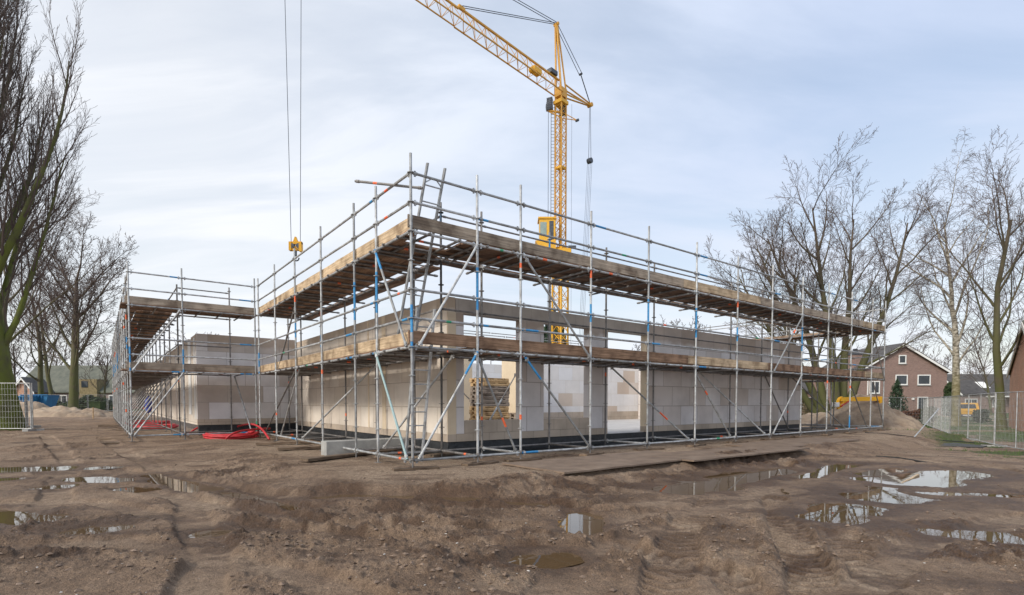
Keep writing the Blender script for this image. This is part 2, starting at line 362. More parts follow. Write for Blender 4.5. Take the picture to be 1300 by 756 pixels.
def ground_arrays(X, Y):
    h = base_h(X, Y); n = X.shape
    u = (X-OX)*UX+(Y-OY)*UY; v = (X-OX)*VX+(Y-OY)*VY
    near = 1-sstep(np.hypot(X, Y), 26, 60)
    inb = sstep(v, -1.9, -1.2)*sstep(u, -1.6, -.9)               # pad under scaffold: smoother
    edge = np.exp(-((v+2.7)/.75)**2)*sstep(u, -7, -2)*(1-sstep(u, 10, 16))
    left_edge = np.exp(-((u+3.0)/.9)**2)*(1-sstep(v, -1, 6))*.6
    blot = sstep(fbm(X, Y, 2.6, 3, 91), -.05, .35)
    churn = np.clip(.10+.85*blot+.9*edge+left_edge, 0, 1.5)*(1-.85*inb)
    h = h+near*(.055*fbm(X, Y, 3.2, 3, 3)*(1-.7*inb)+.045*churn*fbm(X, Y, .7, 3, 11))
    rid = 1-np.abs(fbm(X, Y, .24, 3, 23))*2.6
    clod = np.maximum(rid, 0)**1.5
    h = h+near*churn*(.030*clod+.040*fbm(X, Y, .16, 3, 31)+.02*np.maximum(vnoise(X/.055, Y/.055, 41), 0))
    cr_ = (1-np.minimum(np.abs(fbm(X+.06*fbm(X, Y, .2, 2, 53), Y, .13, 3, 52, .7))*3.2, 1))**2
    cr2 = (1-np.minimum(np.abs(fbm(X, Y, .33, 4, 57, .6))*3., 1))**2
    cc = np.clip(churn, 0, 1.4)
    h = h+near*(.005*fbm(X, Y, .05, 2, 51)+(.004+.022*cc)*cr_+.035*cc*cr2*(vnoise(X/.8, Y/.8, 58)+.5))
    h = h-.01*edge*near+.02*left_edge*near
    h = h-.13*np.exp(-((v+2.36+.05*np.sin(u*1.3))/.13)**2)*sstep(u, 3.5, 5)*(1-sstep(u, 9.5, 10.5))-.08*np.exp(-((v+2.06)/.1)**2)*sstep(u, 1.4, 2.2)*(1-sstep(u, 4.4, 5.2))
    groove_shade = np.zeros(n); trackmask = np.zeros(n); wx = X+.10*fbm(X, Y, .9, 2, 61); wy = Y+.10*fbm(X, Y, .9, 2, 62)
    for pts, w, d, tr in trk:
        best = np.full(n, 9.); arc = np.zeros(n); side = np.zeros(n); acc = 0.
        for (ax, ay), (bx, by) in zip(pts, pts[1:]):
            dd, tt = capdist(wx, wy, ax, ay, bx, by); m = dd < best
            best = np.where(m, dd, best); arc = np.where(m, acc+tt, arc)
            L = math.hypot(bx-ax, by-ay); s_ = ((wx-ax)*(by-ay)-(wy-ay)*(bx-ax))/L; side = np.where(m, s_, side); acc += L
        ins = 1-sstep(best, w*.75, w*1.05); rim = np.exp(-((best-w*1.35)/(w*.35))**2)
        vary = .6+.8*(vnoise(arc*.9, arc*0+3.3, 71)+.5)
        flat = base_h(X, Y)-d*vary
        tread = 0.
        if tr:
            ph = arc/.07+np.abs(side)/.12
            tread = .013*np.sign(np.sin(ph*PI))*sstep(np.abs(np.sin(ph*PI)), 0, .5)*(np.abs(side) < w*.92)
        k = ins*(.93 if tr else .7)*near
        h = h*(1-k)+(flat+tread)*k+.35*d*rim*vary*near*(.5+churn)
        trackmask = np.maximum(trackmask, k)
        if tr: groove_shade = np.maximum(groove_shade, k*(tread < -.006))
    wet = np.zeros(n)
    for ax, ay, bx, by, w, z, i in pud:
        msk = (np.abs(X-(ax+bx)/2) < abs(bx-ax)/2+w*6+.3) & (np.abs(Y-(ay+by)/2) < abs(by-ay)/2+w*6+.3)
        if not msk.any(): continue
        x = X[msk]; y = Y[msk]
        dd, _ = capdist(x+.35*w*fbm(x, y, w*3+.1, 3, 80+i)*2, y+.35*w*fbm(x, y, w*3+.1, 3, 120+i)*2, ax, ay, bx, by)
        dn = dd/w+.9*fbm(x, y, w*2.2+.05, 4, 160+i)
        tgt = z+np.clip(.045*(dn-1), -.05, .055)+.010*fbm(x, y, .09, 3, 200)
        k = 1-sstep(dn, 1.25, 2.6)
        hh = h[msk]; nh = hh*(1-k)+tgt*k
        h[msk] = nh
        rr = np.maximum(dd-w*1.0, 0)
        wet[msk] = np.maximum(wet[msk], np.exp(-(rr/(w*1.0+.16))**2)*(.75+.6*fbm(x, y, .25, 3, 300+i)))
    wet = np.clip(wet+.35*sstep(fbm(X, Y, 1.3, 4, 220), .12, .5)+.15*edge+.8*np.clip(churn-.25, 0, 1)*sstep(fbm(X, Y, .38, 4, 225), -.08, .16)+.5*sstep(fbm(X+.5*fbm(X, Y, 1., 2, 227), Y*2.2, .8, 4, 228), .12, .3), 0, 1)
    wet = np.clip(wet+.3*groove_shade*near, 0, 1)  # darkens tread grooves: moist mud plus groove shade painted in
    sand = np.clip(.75*trackmask*sstep(fbm(X, Y, 1.1, 3, 226), -.3, .2)+inb*.9+sstep(fbm(X, Y, 1.9, 4, 230), .05, .4)*.7+.5*sstep(X, 5, 9)*(1-inb)*sstep(fbm(X, Y, 1.2, 3, 235), -.1, .3), 0, 1)*(1-wet)
    g1 = sstep(u, 22.5, 26)*sstep(fbm(X, Y, 2.5, 3, 240)+.12*sstep(Y, 26, 34), -.08, .08)
    g2 = sstep(X-.62*Y, 2.5, 4.5)*sstep(Y, 13, 17)*sstep(fbm(X, Y, 1.3, 3, 250), -.02, .14)*.9
    g3 = sstep(Y, 66, 75)
    grass = np.clip(np.maximum(np.maximum(g1, g2*(1-sstep(v, -2, 0))), g3), 0, 1)
    return h, wet, sand, grass, trackmask, churn

def ground():
    yy = [1.0]; g = 1.0042
    rows = []
    a = .35
    while a < 1.8: rows.append(a); a *= 1.06
    while a < 26: rows.append(a); a *= g
    while a < 60: rows.append(a); a *= 1.015
    while a < 1500: rows.append(a); a *= 1.07
    rows = np.array(rows)
    ts = np.concatenate([np.linspace(-6, -1.3, 30)[:-1], np.linspace(-1.3, 1.3, 1100), np.linspace(1.3, 6, 30)[1:]])
    A, T = np.meshgrid(rows, ts, indexing='ij'); X = A*T; Y = A-1.0
    h, wet, sand, grass, tm, ch = ground_arrays(X, Y)
    nr, nc = X.shape
    co = np.stack([X, Y, h], -1).reshape(-1, 3).astype(np.float32)
    i = np.arange(nr-1)[:, None]*nc+np.arange(nc-1)[None, :]
    q = np.stack([i, i+1, i+nc+1, i+nc], -1).reshape(-1, 4).astype(np.int32)
    me = bpy.data.meshes.new('ground'); me.vertices.add(len(co)); me.vertices.foreach_set('co', co.ravel())
    me.loops.add(q.size); me.loops.foreach_set('vertex_index', q.ravel()); me.polygons.add(len(q))
    me.polygons.foreach_set('loop_start', np.arange(0, q.size, 4, dtype=np.int32)); me.update(calc_edges=True)
    me.polygons.foreach_set('use_smooth', np.ones(len(q), bool))
    c = me.color_attributes.new('soil', 'FLOAT_COLOR', 'POINT')
    c.data.foreach_set('color', np.stack([wet, sand, grass, tm], -1).astype(np.float32).ravel())
    me.validate(); 
    m, nt, b = newmat('site_mud'); L = nt.links.new
    at_ = nt.nodes.new('ShaderNodeAttribute'); at_.attribute_name = 'soil'
    sp = nt.nodes.new('ShaderNodeSeparateColor'); L(at_.outputs['Color'], sp.inputs[0])
    co_ = coords(nt, 'World')
    def nz(sc, det=6, ro=.6):
        n = N(nt, 'ShaderNodeTexNoise'); n.inputs['Scale'].default_value = sc; n.inputs['Detail'].default_value = det; n.inputs['Roughness'].default_value = ro
        L(co_, n.inputs['Vector']); return n.outputs['Fac']
    def mix(f, a_, b_, bt='MIX', fv=None):
        x = N(nt, 'ShaderNodeMix', data_type='RGBA', blend_type=bt)
        if fv is not None: x.inputs[0].default_value = fv
        else: L(f, x.inputs[0])
        for k, c_ in ((6, a_), (7, b_)):
            if isinstance(c_, tuple): x.inputs[k].default_value = (*c_, 1)
            else: L(c_, x.inputs[k])
        return x.outputs[2]
    n1 = nz(.9, 8, .65); n2 = nz(11, 6, .7); n3 = nz(55, 3, .7)
    mud = ramp(nt, n1, [(.3, (.225, .150, .098)), (.5, (.335, .234, .160)), (.7, (.43, .315, .225))]).outputs['Color']
    sandc = ramp(nt, n2, [(.3, (.35, .252, .174)), (.7, (.49, .370, .268))]).outputs['Color']
    c0 = mix(sp.outputs['Green'], mud, sandc)
    var = ramp(nt, n2, [(.25, .55), (.5, 1.0), (.75, 1.25)]).outputs['Color']
    c0 = mix(None, c0, var, 'MULTIPLY', .85)
    var2 = ramp(nt, n3, [(.3, .58), (.5, 1.0), (.72, 1.3)]).outputs['Color']
    c0 = mix(None, c0, var2, 'MULTIPLY', .8)
    var3 = ramp(nt, nz(170, 2, .8), [(.36, .45), (.5, 1.0), (.66, 1.5)]).outputs['Color']
    c0 = mix(None, c0, var3, 'MULTIPLY', .8)
    c0 = mix(sp.outputs['Red'], c0, mix(None, c0, (.42, .365, .33), 'MULTIPLY', 1.0))
    vo = N(nt, 'ShaderNodeTexVoronoi'); vo.inputs['Scale'].default_value = 16; L(co_, vo.inputs['Vector'])
    lt = N(nt, 'ShaderNodeMath', operation='LESS_THAN'); lt.inputs[1].default_value = .09; L(vo.outputs['Distance'], lt.inputs[0])
    sc_ = nt.nodes.new('ShaderNodeSeparateColor'); L(vo.outputs['Color'], sc_.inputs[0])
    g2 = N(nt, 'ShaderNodeMath', operation='GREATER_THAN'); g2.inputs[1].default_value = .86; L(sc_.outputs['Red'], g2.inputs[0])
    mm = N(nt, 'ShaderNodeMath', operation='MULTIPLY'); L(lt.outputs[0], mm.inputs[0]); L(g2.outputs[0], mm.inputs[1])
    c0 = mix(mm.outputs[0], c0, (.45, .41, .37))
    gr = ramp(nt, n2, [(.3, (.035, .06, .015)), (.5, (.075, .11, .03)), (.7, (.13, .14, .055))]).outputs['Color']
    c0 = mix(sp.outputs['Blue'], c0, gr)
    L(c0, b.inputs['Base Color'])
    rr = N(nt, 'ShaderNodeMapRange'); rr.inputs['To Min'].default_value = .92; rr.inputs['To Max'].default_value = .5; L(sp.outputs['Red'], rr.inputs['Value']); L(rr.outputs['Result'], b.inputs['Roughness'])
    b.inputs['Specular IOR Level'].default_value = .35
    ad = N(nt, 'ShaderNodeMath', operation='ADD'); L(n2, ad.inputs[0]); m5 = N(nt, 'ShaderNodeMath', operation='MULTIPLY'); m5.inputs[1].default_value = .5; L(n3, m5.inputs[0]); L(m5.outputs[0], ad.inputs[1])
    n4 = nz(150, 3, .7); m6 = N(nt, 'ShaderNodeMath', operation='MULTIPLY_ADD'); m6.inputs[1].default_value = .3; L(n4, m6.inputs[0]); L(ad.outputs[0], m6.inputs[2]); ad = m6
    bp = nt.nodes.new('ShaderNodeBump'); bp.inputs['Strength'].default_value = 1.0; bp.inputs['Distance'].default_value = .08
    L(ad.outputs[0], bp.inputs['Height']); L(bp.outputs['Normal'], b.inputs['Normal'])
    me.materials.append(m)
    struct(link('ground', me))
ground()

def water():
    m, nt, b = newmat('muddy_water')
    b.inputs['Base Color'].default_value = (.105, .068, .036, 1); b.inputs['Roughness'].default_value = .015
    b.inputs['IOR'].default_value = 1.38; b.inputs['Specular IOR Level'].default_value = .8
    n = N(nt, 'ShaderNodeTexNoise'); n.inputs['Scale'].default_value = 5; nt.links.new(coords(nt, 'World'), n.inputs['Vector'])
    bp = nt.nodes.new('ShaderNodeBump'); bp.inputs['Strength'].default_value = .02; bp.inputs['Distance'].default_value = .02
    nt.links.new(n.outputs['Fac'], bp.inputs['Height']); nt.links.new(bp.outputs['Normal'], b.inputs['Normal'])
    for ax, ay, bx, by, w, z, i in pud:
        a = math.atan2(by-ay, bx-ax); L = math.hypot(bx-ax, by-ay); vs = []; n_ = 20
        W = w*1.75
        for k in range(n_+1):
            t = -PI/2+PI*k/n_; vs.append((L/2+W*math.cos(t), W*math.sin(t), 0))
        for k in range(n_+1):
            t = PI/2+PI*k/n_; vs.append((-L/2+W*math.cos(t), W*math.sin(t), 0))
        mb = MB(); mb.add(vs, [tuple(range(len(vs)))])
        struct(build('puddle', mb, m, None, ((ax+bx)/2, (ay+by)/2, z+.0007*i*(i > 3)+.0004*i), (0, 0, a)))
water()

# ------------------------------------------------------------------ scaffolding kit
CACHE = {}
TM = [M['galv'], M['blue'], M['orange'], M['green'], M['galv_dark'], M['teal']]
def std_mesh(z0, z1, var, dark=False):
    """upright: base plate, jack, tube, rosette discs every half metre; coloured paint on some lengths"""
    key = ('std', round(z0, 2), round(z1, 2), var, dark)
    if key in CACHE: return CACHE[key]
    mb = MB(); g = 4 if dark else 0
    if z0 < .3:
        mb.box(-.075, .075, -.075, .075, 0.002, .012, 4)
        mb.tube([(0, 0, .01), (0, 0, z0+.12)], .018, 6, 4)
        mb.tube([(0, 0, z0+.04), (0, 0, z0+.085)], .034, 8, 4)
        zz = z0+.08
    else: zz = z0
    segs = {'plain': [], 'blueA': [(2.95, 3.75, 1)], 'blueB': [(3.0, 3.4, 1), (3.98, 4.15, 2)], 'blueC': [(2.15, 2.9, 1)], 'org': [(1.9, 2.0, 2)], 'org2': [(.85, .95, 2), (3.9, 4.0, 2)],
            'blueD': [(.15, .7, 1), (1.75, 1.85, 2)], 'top': [(4.75, 5.2, 1)], 'redlow': [(.8, .88, 2)], 'greenlow': [(.2, .55, 3)]}[var]
    cuts = [(zz, 0)]; pts = [zz]; mis = []
    for a, b, c in segs:
        if b < zz or a > z1: continue
        if a > pts[-1]: pts.append(a); mis.append(g)
        pts.append(min(b, z1)); mis.append(c)
    if pts[-1] < z1: pts.append(z1); mis.append(g)
    mb.tube([(0, 0, z) for z in pts], .0245, 10, mis)
    k = .17
    while k < z1-.1:
        if k > zz: mb.tube([(0, 0, k-.006), (0, 0, k+.006)], .062, 8, g)
        k += .5
    for k in (2.0, 4.0):
        if zz < k < z1: mb.tube([(0, 0, k+.26), (0, 0, k+.42)], .0285, 10, g)
    me = mb.mesh('standard', TM, False); CACHE[key] = me; return me
def rail_mesh(L, r, var):
    L = round(L, 2); key = ('rail', L, r, var)
    if key in CACHE: return CACHE[key]
    mb = MB(); g = 4 if 'dark' in var else 0
    e = .06
    segs = []
    v = var.replace('dark', '')
    if v == 'org': segs = [(.28, .34, 2)]
    if v == 'org2': segs = [(.62, .72, 2)]
    if v == 'blue': segs = [(.0, .22, 1)]
    if v == 'bluefull': segs = [(.01, .95, 1)]
    if v == 'green': segs = [(.5, .58, 3)]
    if v == 'teal': segs = [(.0, 1., 5)]
    pts = [0.]; mis = []
    for a, b, c in segs:
        if a*L > pts[-1]: pts.append(a*L); mis.append(g)
        pts.append(b*L); mis.append(c)
    if pts[-1] < L-1e-3: pts.append(L); mis.append(g)
    mb.tube([(x, 0, 0) for x in pts], r, 8, mis)
    for x in (0.03, L-.09): mb.tube([(x, 0, 0), (x+.06, 0, 0)], r*1.28, 8, g)
    if 'dark' not in var:
        for x in (.05, L-.05): mb.box(x-.016, x+.016, -.01, .01, -.052, .045, g)
    me = mb.mesh('rail', TM, False); CACHE[key] = me; return me
def rail(name, p, q, parent, r=.0242, var=None, inset=.03):
    p = Vector(p); q = Vector(q); d = (q-p); L = d.length; dn = d/L; p = p+dn*inset; L -= 2*inset
    if var is None: var = rnd.choice(['', '', '', '', 'org', '', 'blue', 'blue', 'green', '', '', ''])
    me = rail_mesh(L, r, var)
    o = link(name, me, parent, p-parent.location)
    o.rotation_mode = 'QUATERNION'
    x = dn; up = Vector((0, 0, 1)); y = up.cross(x)
    if y.length < 1e-3: y = Vector((0, 1, 0))
    y.normalize(); z = x.cross(y)
    o.rotation_quaternion = Matrix((x, y, z)).transposed().to_quaternion()
    return o
def board_mesh(L, w, t, bend, matname):
    key = ('board', round(L, 2), w, t, bend, matname)
    if key in CACHE: return CACHE[key]
    mb = MB(); n = 8; r_ = random.Random(hash((round(L, 2), bend)) & 255)
    sag = [r_.uniform(-.008, .008) for _ in range(n+1)]
    o = []
    for i in range(n+1):
        x = L*i/n; s = sag[i]; y = bend*math.sin(PI*i/n)*.02
        o += [(x, y-w/2, s), (x, y+w/2, s+r_.uniform(-.003, .003)), (x, y+w/2, s+t), (x, y-w/2, s+t)]
    fs = []
    for i in range(n):
        a = i*4
        for k in range(4): fs.append((a+k, a+(k+1) % 4, a+4+(k+1) % 4, a+4+k)[::-1])
    fs += [(0, 1, 2, 3), (n*4+3, n*4+2, n*4+1, n*4)]
    mb.add(o, fs); me = mb.mesh('board', M[matname]); CACHE[key] = me; return me
def board(name, p, q, w, t, parent, matname, onedge=False, bend=0):
    """p->q along the underside centre line"""
    p = Vector(p); q = Vector(q); d = q-p; L = d.length; x = d/L
    me = board_mesh(L, w, t, bend, matname)
    loc = p-(parent.location if parent else Vector((0, 0, 0)))
    o = link(name, me, parent, loc); o.rotation_mode = 'QUATERNION'
    y = Vector((0, 0, 1)).cross(x).normalized(); z = x.cross(y)
    if onedge: y, z = z, -y
    o.rotation_quaternion = Matrix((x, y, z)).transposed().to_quaternion()
    return o

Z0, D1, A1, B1, D2, MR, TR = .17, 2.17, 2.67, 3.17, 4.17, 4.67, 5.17
def scaffold(nm, label, mk, outer, inner, vo, vi, ends, tops, toe, decks=True, deck_in=2.05, deck1_in=1.95, far=False, innerdecks=(None, None), s0=None, s1=None, group=None, toe1=None, outvars=None, skip_deck0=None):
    """mk(s, t, z): point at s along the run, t across it (0 = outer row)"""
    base = mk(outer[0], vo, 0); root = empty('scaffold', (base.x, base.y, 0), 0, label, 'scaffold', group)
    cyc = ['org', 'blueA', 'plain', 'org2', 'blueB', 'plain', 'blueC', 'org', 'blueA', 'redlow', 'plain', 'blueD', 'plain', 'org']
    def post(s, t, z1, var, dark=False):
        p = mk(s, t, 0); g = hz(p.x, p.y)
        o = link('standard', std_mesh(Z0-.03, z1, var, dark), root, (p.x-base.x, p.y-base.y, 0), (0, 0, YAW)); return o
    for i, s in enumerate(outer):
        var = outvars[i] if outvars and i < len(outvars) else rnd.choice(cyc)
        post(s, vo, tops[0]+rnd.uniform(-.03, .12), var)
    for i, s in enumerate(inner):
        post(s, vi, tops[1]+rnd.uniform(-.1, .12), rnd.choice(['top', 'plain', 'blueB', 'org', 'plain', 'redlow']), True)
    for a, b in zip(outer, outer[1:]):
        for z in (Z0, D1, A1, B1, D2): rail('ledger', mk(a, vo, z), mk(b, vo, z), root)
        for z in (MR, TR): rail('guard_rail', mk(a, vo, z), mk(b, vo, z), root)
    for a, b in zip(inner, inner[1:]):
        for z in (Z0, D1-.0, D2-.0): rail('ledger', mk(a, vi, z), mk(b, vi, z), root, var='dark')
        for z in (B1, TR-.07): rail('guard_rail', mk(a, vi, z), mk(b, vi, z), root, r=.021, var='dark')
    ins = sorted(inner)
    for a in outer:
        c = min(ins, key=lambda k: abs(k-a))
        if abs(c-a) < .12:
            for z in (Z0, D1, D2): rail('transom', mk(a, vo, z), mk(c, vi, z), root, var=rnd.choice(['dark', 'dark', 'darkorg', '']))
            for z, dd in ((D2, deck_in), (D1, deck1_in)): rail('bracket', mk(c, vi, z), mk(c, dd, z), root, var='dark')
    s0 = outer[0] if s0 is None else s0; s1 = outer[-1] if s1 is None else s1
    if decks:
        for lv, z in ((0, D1), (1, D2)):
            top = z+.05; din = (deck1_in, deck_in)[lv]
            # loose cross tubes under the boards
            x = s0+.35; k = 0
            while x < s1-.2:
                if all(abs(x-q) > .18 for q in outer):
                    rail('transom', mk(x, vo-.06, z+.005), mk(x+rnd.uniform(-.05, .05), vi+.12, z+.005), root, r=.0235, var=rnd.choice(['dark', 'dark', 'dark', 'dark', 'dark', 'darkorg']), inset=0)
                x += .62 if not far else 1.05; k += 1
            lanes = [.13+.205*i for i in range(6)]+[vi+.14+.205*i for i in range(int((din-vi-.05)/.205))]
            for li, t in enumerate(lanes):
                x = s0-.12; k = 0
                off = rnd.uniform(0, 2.2) if li % 2 else 0
                while x < s1-.3:
                    L = (4.4 if not far else 5.6)-(off if k == 0 else 0); e = min(x+L+rnd.uniform(-.15, .15), s1+.2)
                    if s1-e < .6: e = s1+.2
                    a0 = x
                    if skip_deck0 and x < 1: a0 = skip_deck0(t)
                    if e-a0 > .5:
                        zz_ = top-.02+rnd.choice([0, .002, .004])+(.0015*li)
                        board('deck_plank', mk(a0, t+rnd.uniform(-.008, .008), zz_), mk(e, t+rnd.uniform(-.012, .012), zz_), .2, .036, root, 'deck', bend=rnd.choice([-1, 0, 1]))
                    x = e+.004; k += 1
            x = s0-.05; k = 0
            while x < s1-.3:
                L = 4.0+rnd.uniform(-.2, .3); e = min(x+L, s1+.1)
                if s1-e < 1: e = s1+.1
                tm = (toe1 or toe) if lv == 0 else toe
                board('toe_board', mk(x, .045+.002*(k % 2), top+.125), mk(e, .045+.002*(k % 2), top+.125+rnd.uniform(-.01, .01)), .22, .034, root, tm[k % len(tm)], onedge=True)
                x = e+.003; k += 1
    return root
def braces(root, lst, mk):
    for (s0, t0, z0), (s1, t1, z1), var in lst:
        rail('diagonal_brace', mk(s0, t0, z0), mk(s1, t1, z1), root, r=.0235, var=var, inset=.02)
def small_boards(name, pts, label, grp, L=.75):
    for i, (u, v, a) in enumerate(pts):
        p = P(u, v); o = tag(board(name, (p.x-L/2*math.cos(a), p.y-L/2*math.sin(a), hz(p.x, p.y)+.012), (p.x+L/2*math.cos(a), p.y+L/2*math.sin(a), hz(p.x, p.y)+.008), .2, .038, None, 'sole', bend=0), label(i), 'board', grp)

mkR = lambda s, t, z: P(s, t, z)
mkL = lambda s, t, z: P(t, s, z)
UR = [0, 1.38, 2.43, 4.44, 6.46, 8.49, 10.56, 12.6, 14.66, 16.7, 18.75, 20.84, 22.24]
IR = [1.4, 2.43, 4.44, 6.46, 8.49, 10.56, 12.6, 14.66, 16.7, 18.75, 20.84]
VL = [0, 1.48, 2.63, 4.79, 7.0, 9.17, 11.35]
IL = [1.4, 2.63, 4.79, 7.0, 9.17, 11.35, 13.0]
vi = 1.4
sR = scaffold('r', 'steel scaffold with grey toe boards along the long wall right of the corner', mkR, UR, IR, 0, vi, None, (5.48, 5.3),
              ['toe_grey', 'toe_grey', 'toe_tan'], toe1=['toe_brown', 'toe_brown', 'toe_tan'], outvars=['blueC', 'blueA', 'org2', 'blueB', 'blueA', 'blueA', 'blueB', 'plain', 'blueA', 'org', 'blueD', 'plain', 'plain'], skip_deck0=lambda t: 1.17 if t < .95 else .26)
braces(sR, [((1.36, -.05, D1), (.08, -.05, Z0), 'blue'), ((1.42, .05, D1-.1), (2.36, .05, Z0), 'org2'), ((2.5, -.05, D1-.05), (4.4, -.05, Z0), 'blue'),
            ((14.6, -.05, D1), (12.65, -.05, Z0), ''), ((1.36, -.05, D2), (.1, -.05, D1), ''), ((2.5, -.05, D2-.05), (4.4, -.05, D1), ''), ((14.6, -.05, D2), (12.65, -.05, D1), 'org'),
            ((22.2, -.05, D1-.05), (21., .0, D2-.2), 'dark'), ((20.9, -.05, D1-.1), (22.2, -.05, Z0), 'dark'),
            ((6.52, 1.3, D1), (8.4, .1, Z0), 'org2'), ((10.6, 1.3, D1), (12.5, .1, Z0), ''), ((14.72, 1.3, D1), (16.6, 1.3, Z0), 'dark'),
            ((16.76, 1.3, D1), (18.7, .1, Z0), 'dark'), ((18.8, .1, D1), (20.8, .1, Z0), 'dark'), ((8.5, .06, D1-.1), (10.4, .06, Z0), 'org')], mkR)
# blue paint end on the nearest brace and the loose guard tube sticking past the corner
sL = scaffold('l', 'steel scaffold with pale tan toe boards along the wall left of the near corner', mkL, VL[1:], IL, 0, vi, None, (5.4, 5.25),
              ['toe_tan'], toe1=['toe_tan'], s0=.1, outvars=['blueA', 'blueA', 'org', 'blueB', 'redlow', 'blueC'], s1=11.35, skip_deck0=lambda t: .16 if t < .2 else (1.28 if t < 1.3 else 2.12))
for z in (Z0, D1, A1, B1, D2): rail('ledger', P(0, 0, z), P(0, VL[1], z), sL)
for z in (MR, TR): rail('guard_rail', P(0, 0, z), P(0, VL[1], z), sL, var='org2')
rail('loose_tube', P(-.08, .95, TR+.06)+Vector((-.55, .1, .12)), P(-.02, .55, TR-.02)+Vector((.5, -.1, -.12)), sL, var='darkorg', inset=0)
braces(sL, [((1.44, -.05, D2), (.1, -.05, D1), 'blue'), ((1.44, -.05, D1), (.1, -.05, Z0), 'teal'), ((.7, 1.3, D1), (2.6, .6, Z0), ''),
            ((4.5, 1.3, D1), (6.95, .1, Z0), ''), ((7.0, .1, D1), (9.1, .1, Z0), ''), ((7.1, .05, D1), (10.9, .05, Z0), 'dark'), ((7.0, .05, D2-.1), (9.15, .05, D1), 'dark')], mkL)
# wing: front run (parallel to the long wall) and the long run going back
WV = 11.6
mkW = lambda s, t, z: P(-s, WV+t, z)
sW = scaffold('w', 'short scaffold run across the front of the left wing, behind the red hoses', mkW, [.06, 2.2, 3.6], [.6, 2.2], 0, vi, None, (5.45, 5.3),
              ['toe_grey', 'toe_brown'], outvars=['greenlow', 'blueC', 'blueC'], deck_in=1.5, deck1_in=1.5)
braces(sW, [((2.25, -.05, D2), (3.55, -.05, D1), ''), ((2.2, -.05, D1), (3.55, -.05, Z0), ''), ((.5, 1.3, D1), (.2, .1, Z0), '')], mkW)
mkB = lambda s, t, z: P(-3.6+t, WV+s, z)
OB = [2.07*k for k in range(1, 15)]
sB = scaffold('b', 'long scaffold receding along the outer side of the left wing with rows of diagonals', mkB, OB, [1.4]+OB[1:], 0, vi, None, (5.35, 5.2),
              ['toe_grey'], s0=1.5, far=True, deck_in=1.6, deck1_in=1.6)
for z in (Z0, D1, A1, B1, D2, MR, TR): rail('ledger', P(-3.6, WV, z), P(-3.6, WV+2.07, z), sB)
for k in range(0, 13, 1):
    rail('diagonal_brace', mkB(OB[k], 1.35, D1), mkB(OB[k], .05, Z0), sB, var='')
    if k % 2 == 0: rail('diagonal_brace', mkB(OB[k], 1.35, D2), mkB(OB[k], .05, D1), sB, var='')
# return run at the far right end and the run behind the building
mkE = lambda s, t, z: P(22.24-t, s, z)
sE = scaffold('e', 'scaffold turning round the far right end of the building, in front of the mossy tree', mkE, [2.07*k for k in range(1, 6)], [2.07*k for k in range(1, 6)], 0, vi, None, (5.35, 5.2), ['toe_grey'], s0=1.5, far=True, deck_in=1.6, deck1_in=1.6)
for z in (Z0, D1, A1, B1, D2, MR, TR): rail('ledger', P(22.24, 0, z), P(22.24, 2.07, z), sE)
mkK = lambda s, t, z: P(s, 17.6-t, z)
sK = scaffold('k', 'distant scaffold rails seen over the wall behind the building shell', mkK, [9+2.07*k for k in range(7)], [9+2.07*k for k in range(7)], 0, vi, None, (4.3, 4.2), ['toe_grey'], decks=False, far=True)

# ladders
def ladder(label, base, top, side, nr, w=.40):
    base = Vector(base); top = Vector(top); side = Vector(side).normalized()
    root = empty('ladder', base, 0, label, 'ladder')
    d = top-base
    for s in (-1, 1):
        mb = MB(); mb.beam(side*s*w/2, side*s*w/2+d, .03, .062, up=side.cross(d)); build('rail', mb, M['galv'], root)
    for k in range(nr):
        f = (k+.7)/nr
        if f > .97: continue
        mb = MB(); mb.tube([-side*w/2+d*f, side*w/2+d*f], .0135, 6); build('rung', mb, M['galv'], root)
    mb = MB()
    for s in (-1, 1):
        a = side*s*w/2+d*.9; mb.beam(a, side*s*w*.12+d*.93, .012, .02)
    mb.beam(-side*w/2+d*.93, side*w/2+d*.93, .02, .03); build('brace_plate', mb, M['galv'], root)
    return root
su = Vector((UX, UY, 0))
ladder('lower grey metal ladder standing on the ground inside the near scaffold corner', P(.50, .95, .03), P(.50, .40, 2.95), su, 11, .36)
ladder('upper grey metal ladder rising from the lower deck above the top rail', P(.42, 1.15, 2.26), P(.60, .16, 5.50), su, 12, .36)

# ------------------------------------------------------------------ building shell
bld = empty('building_shell', P(1.72, 1.7, 0), YAW, 'roofless building shell of pale limestone blocks inside the scaffolding', 'building')
BX, BV = 1.72, 1.7
def wallbox(name, boxes, mat, rz=0):
    mb = MB()
    for (u0, u1, v0, v1, z0, z1) in boxes: mb.box(u0-BX, u1-BX, v0-BV, v1-BV, z0, z1)
    return build(name, mb, mat, bld)
T_ = .22; ZB, ZK, ZL, ZT = .32, .485, 3.19, 3.51
fw = 'block'
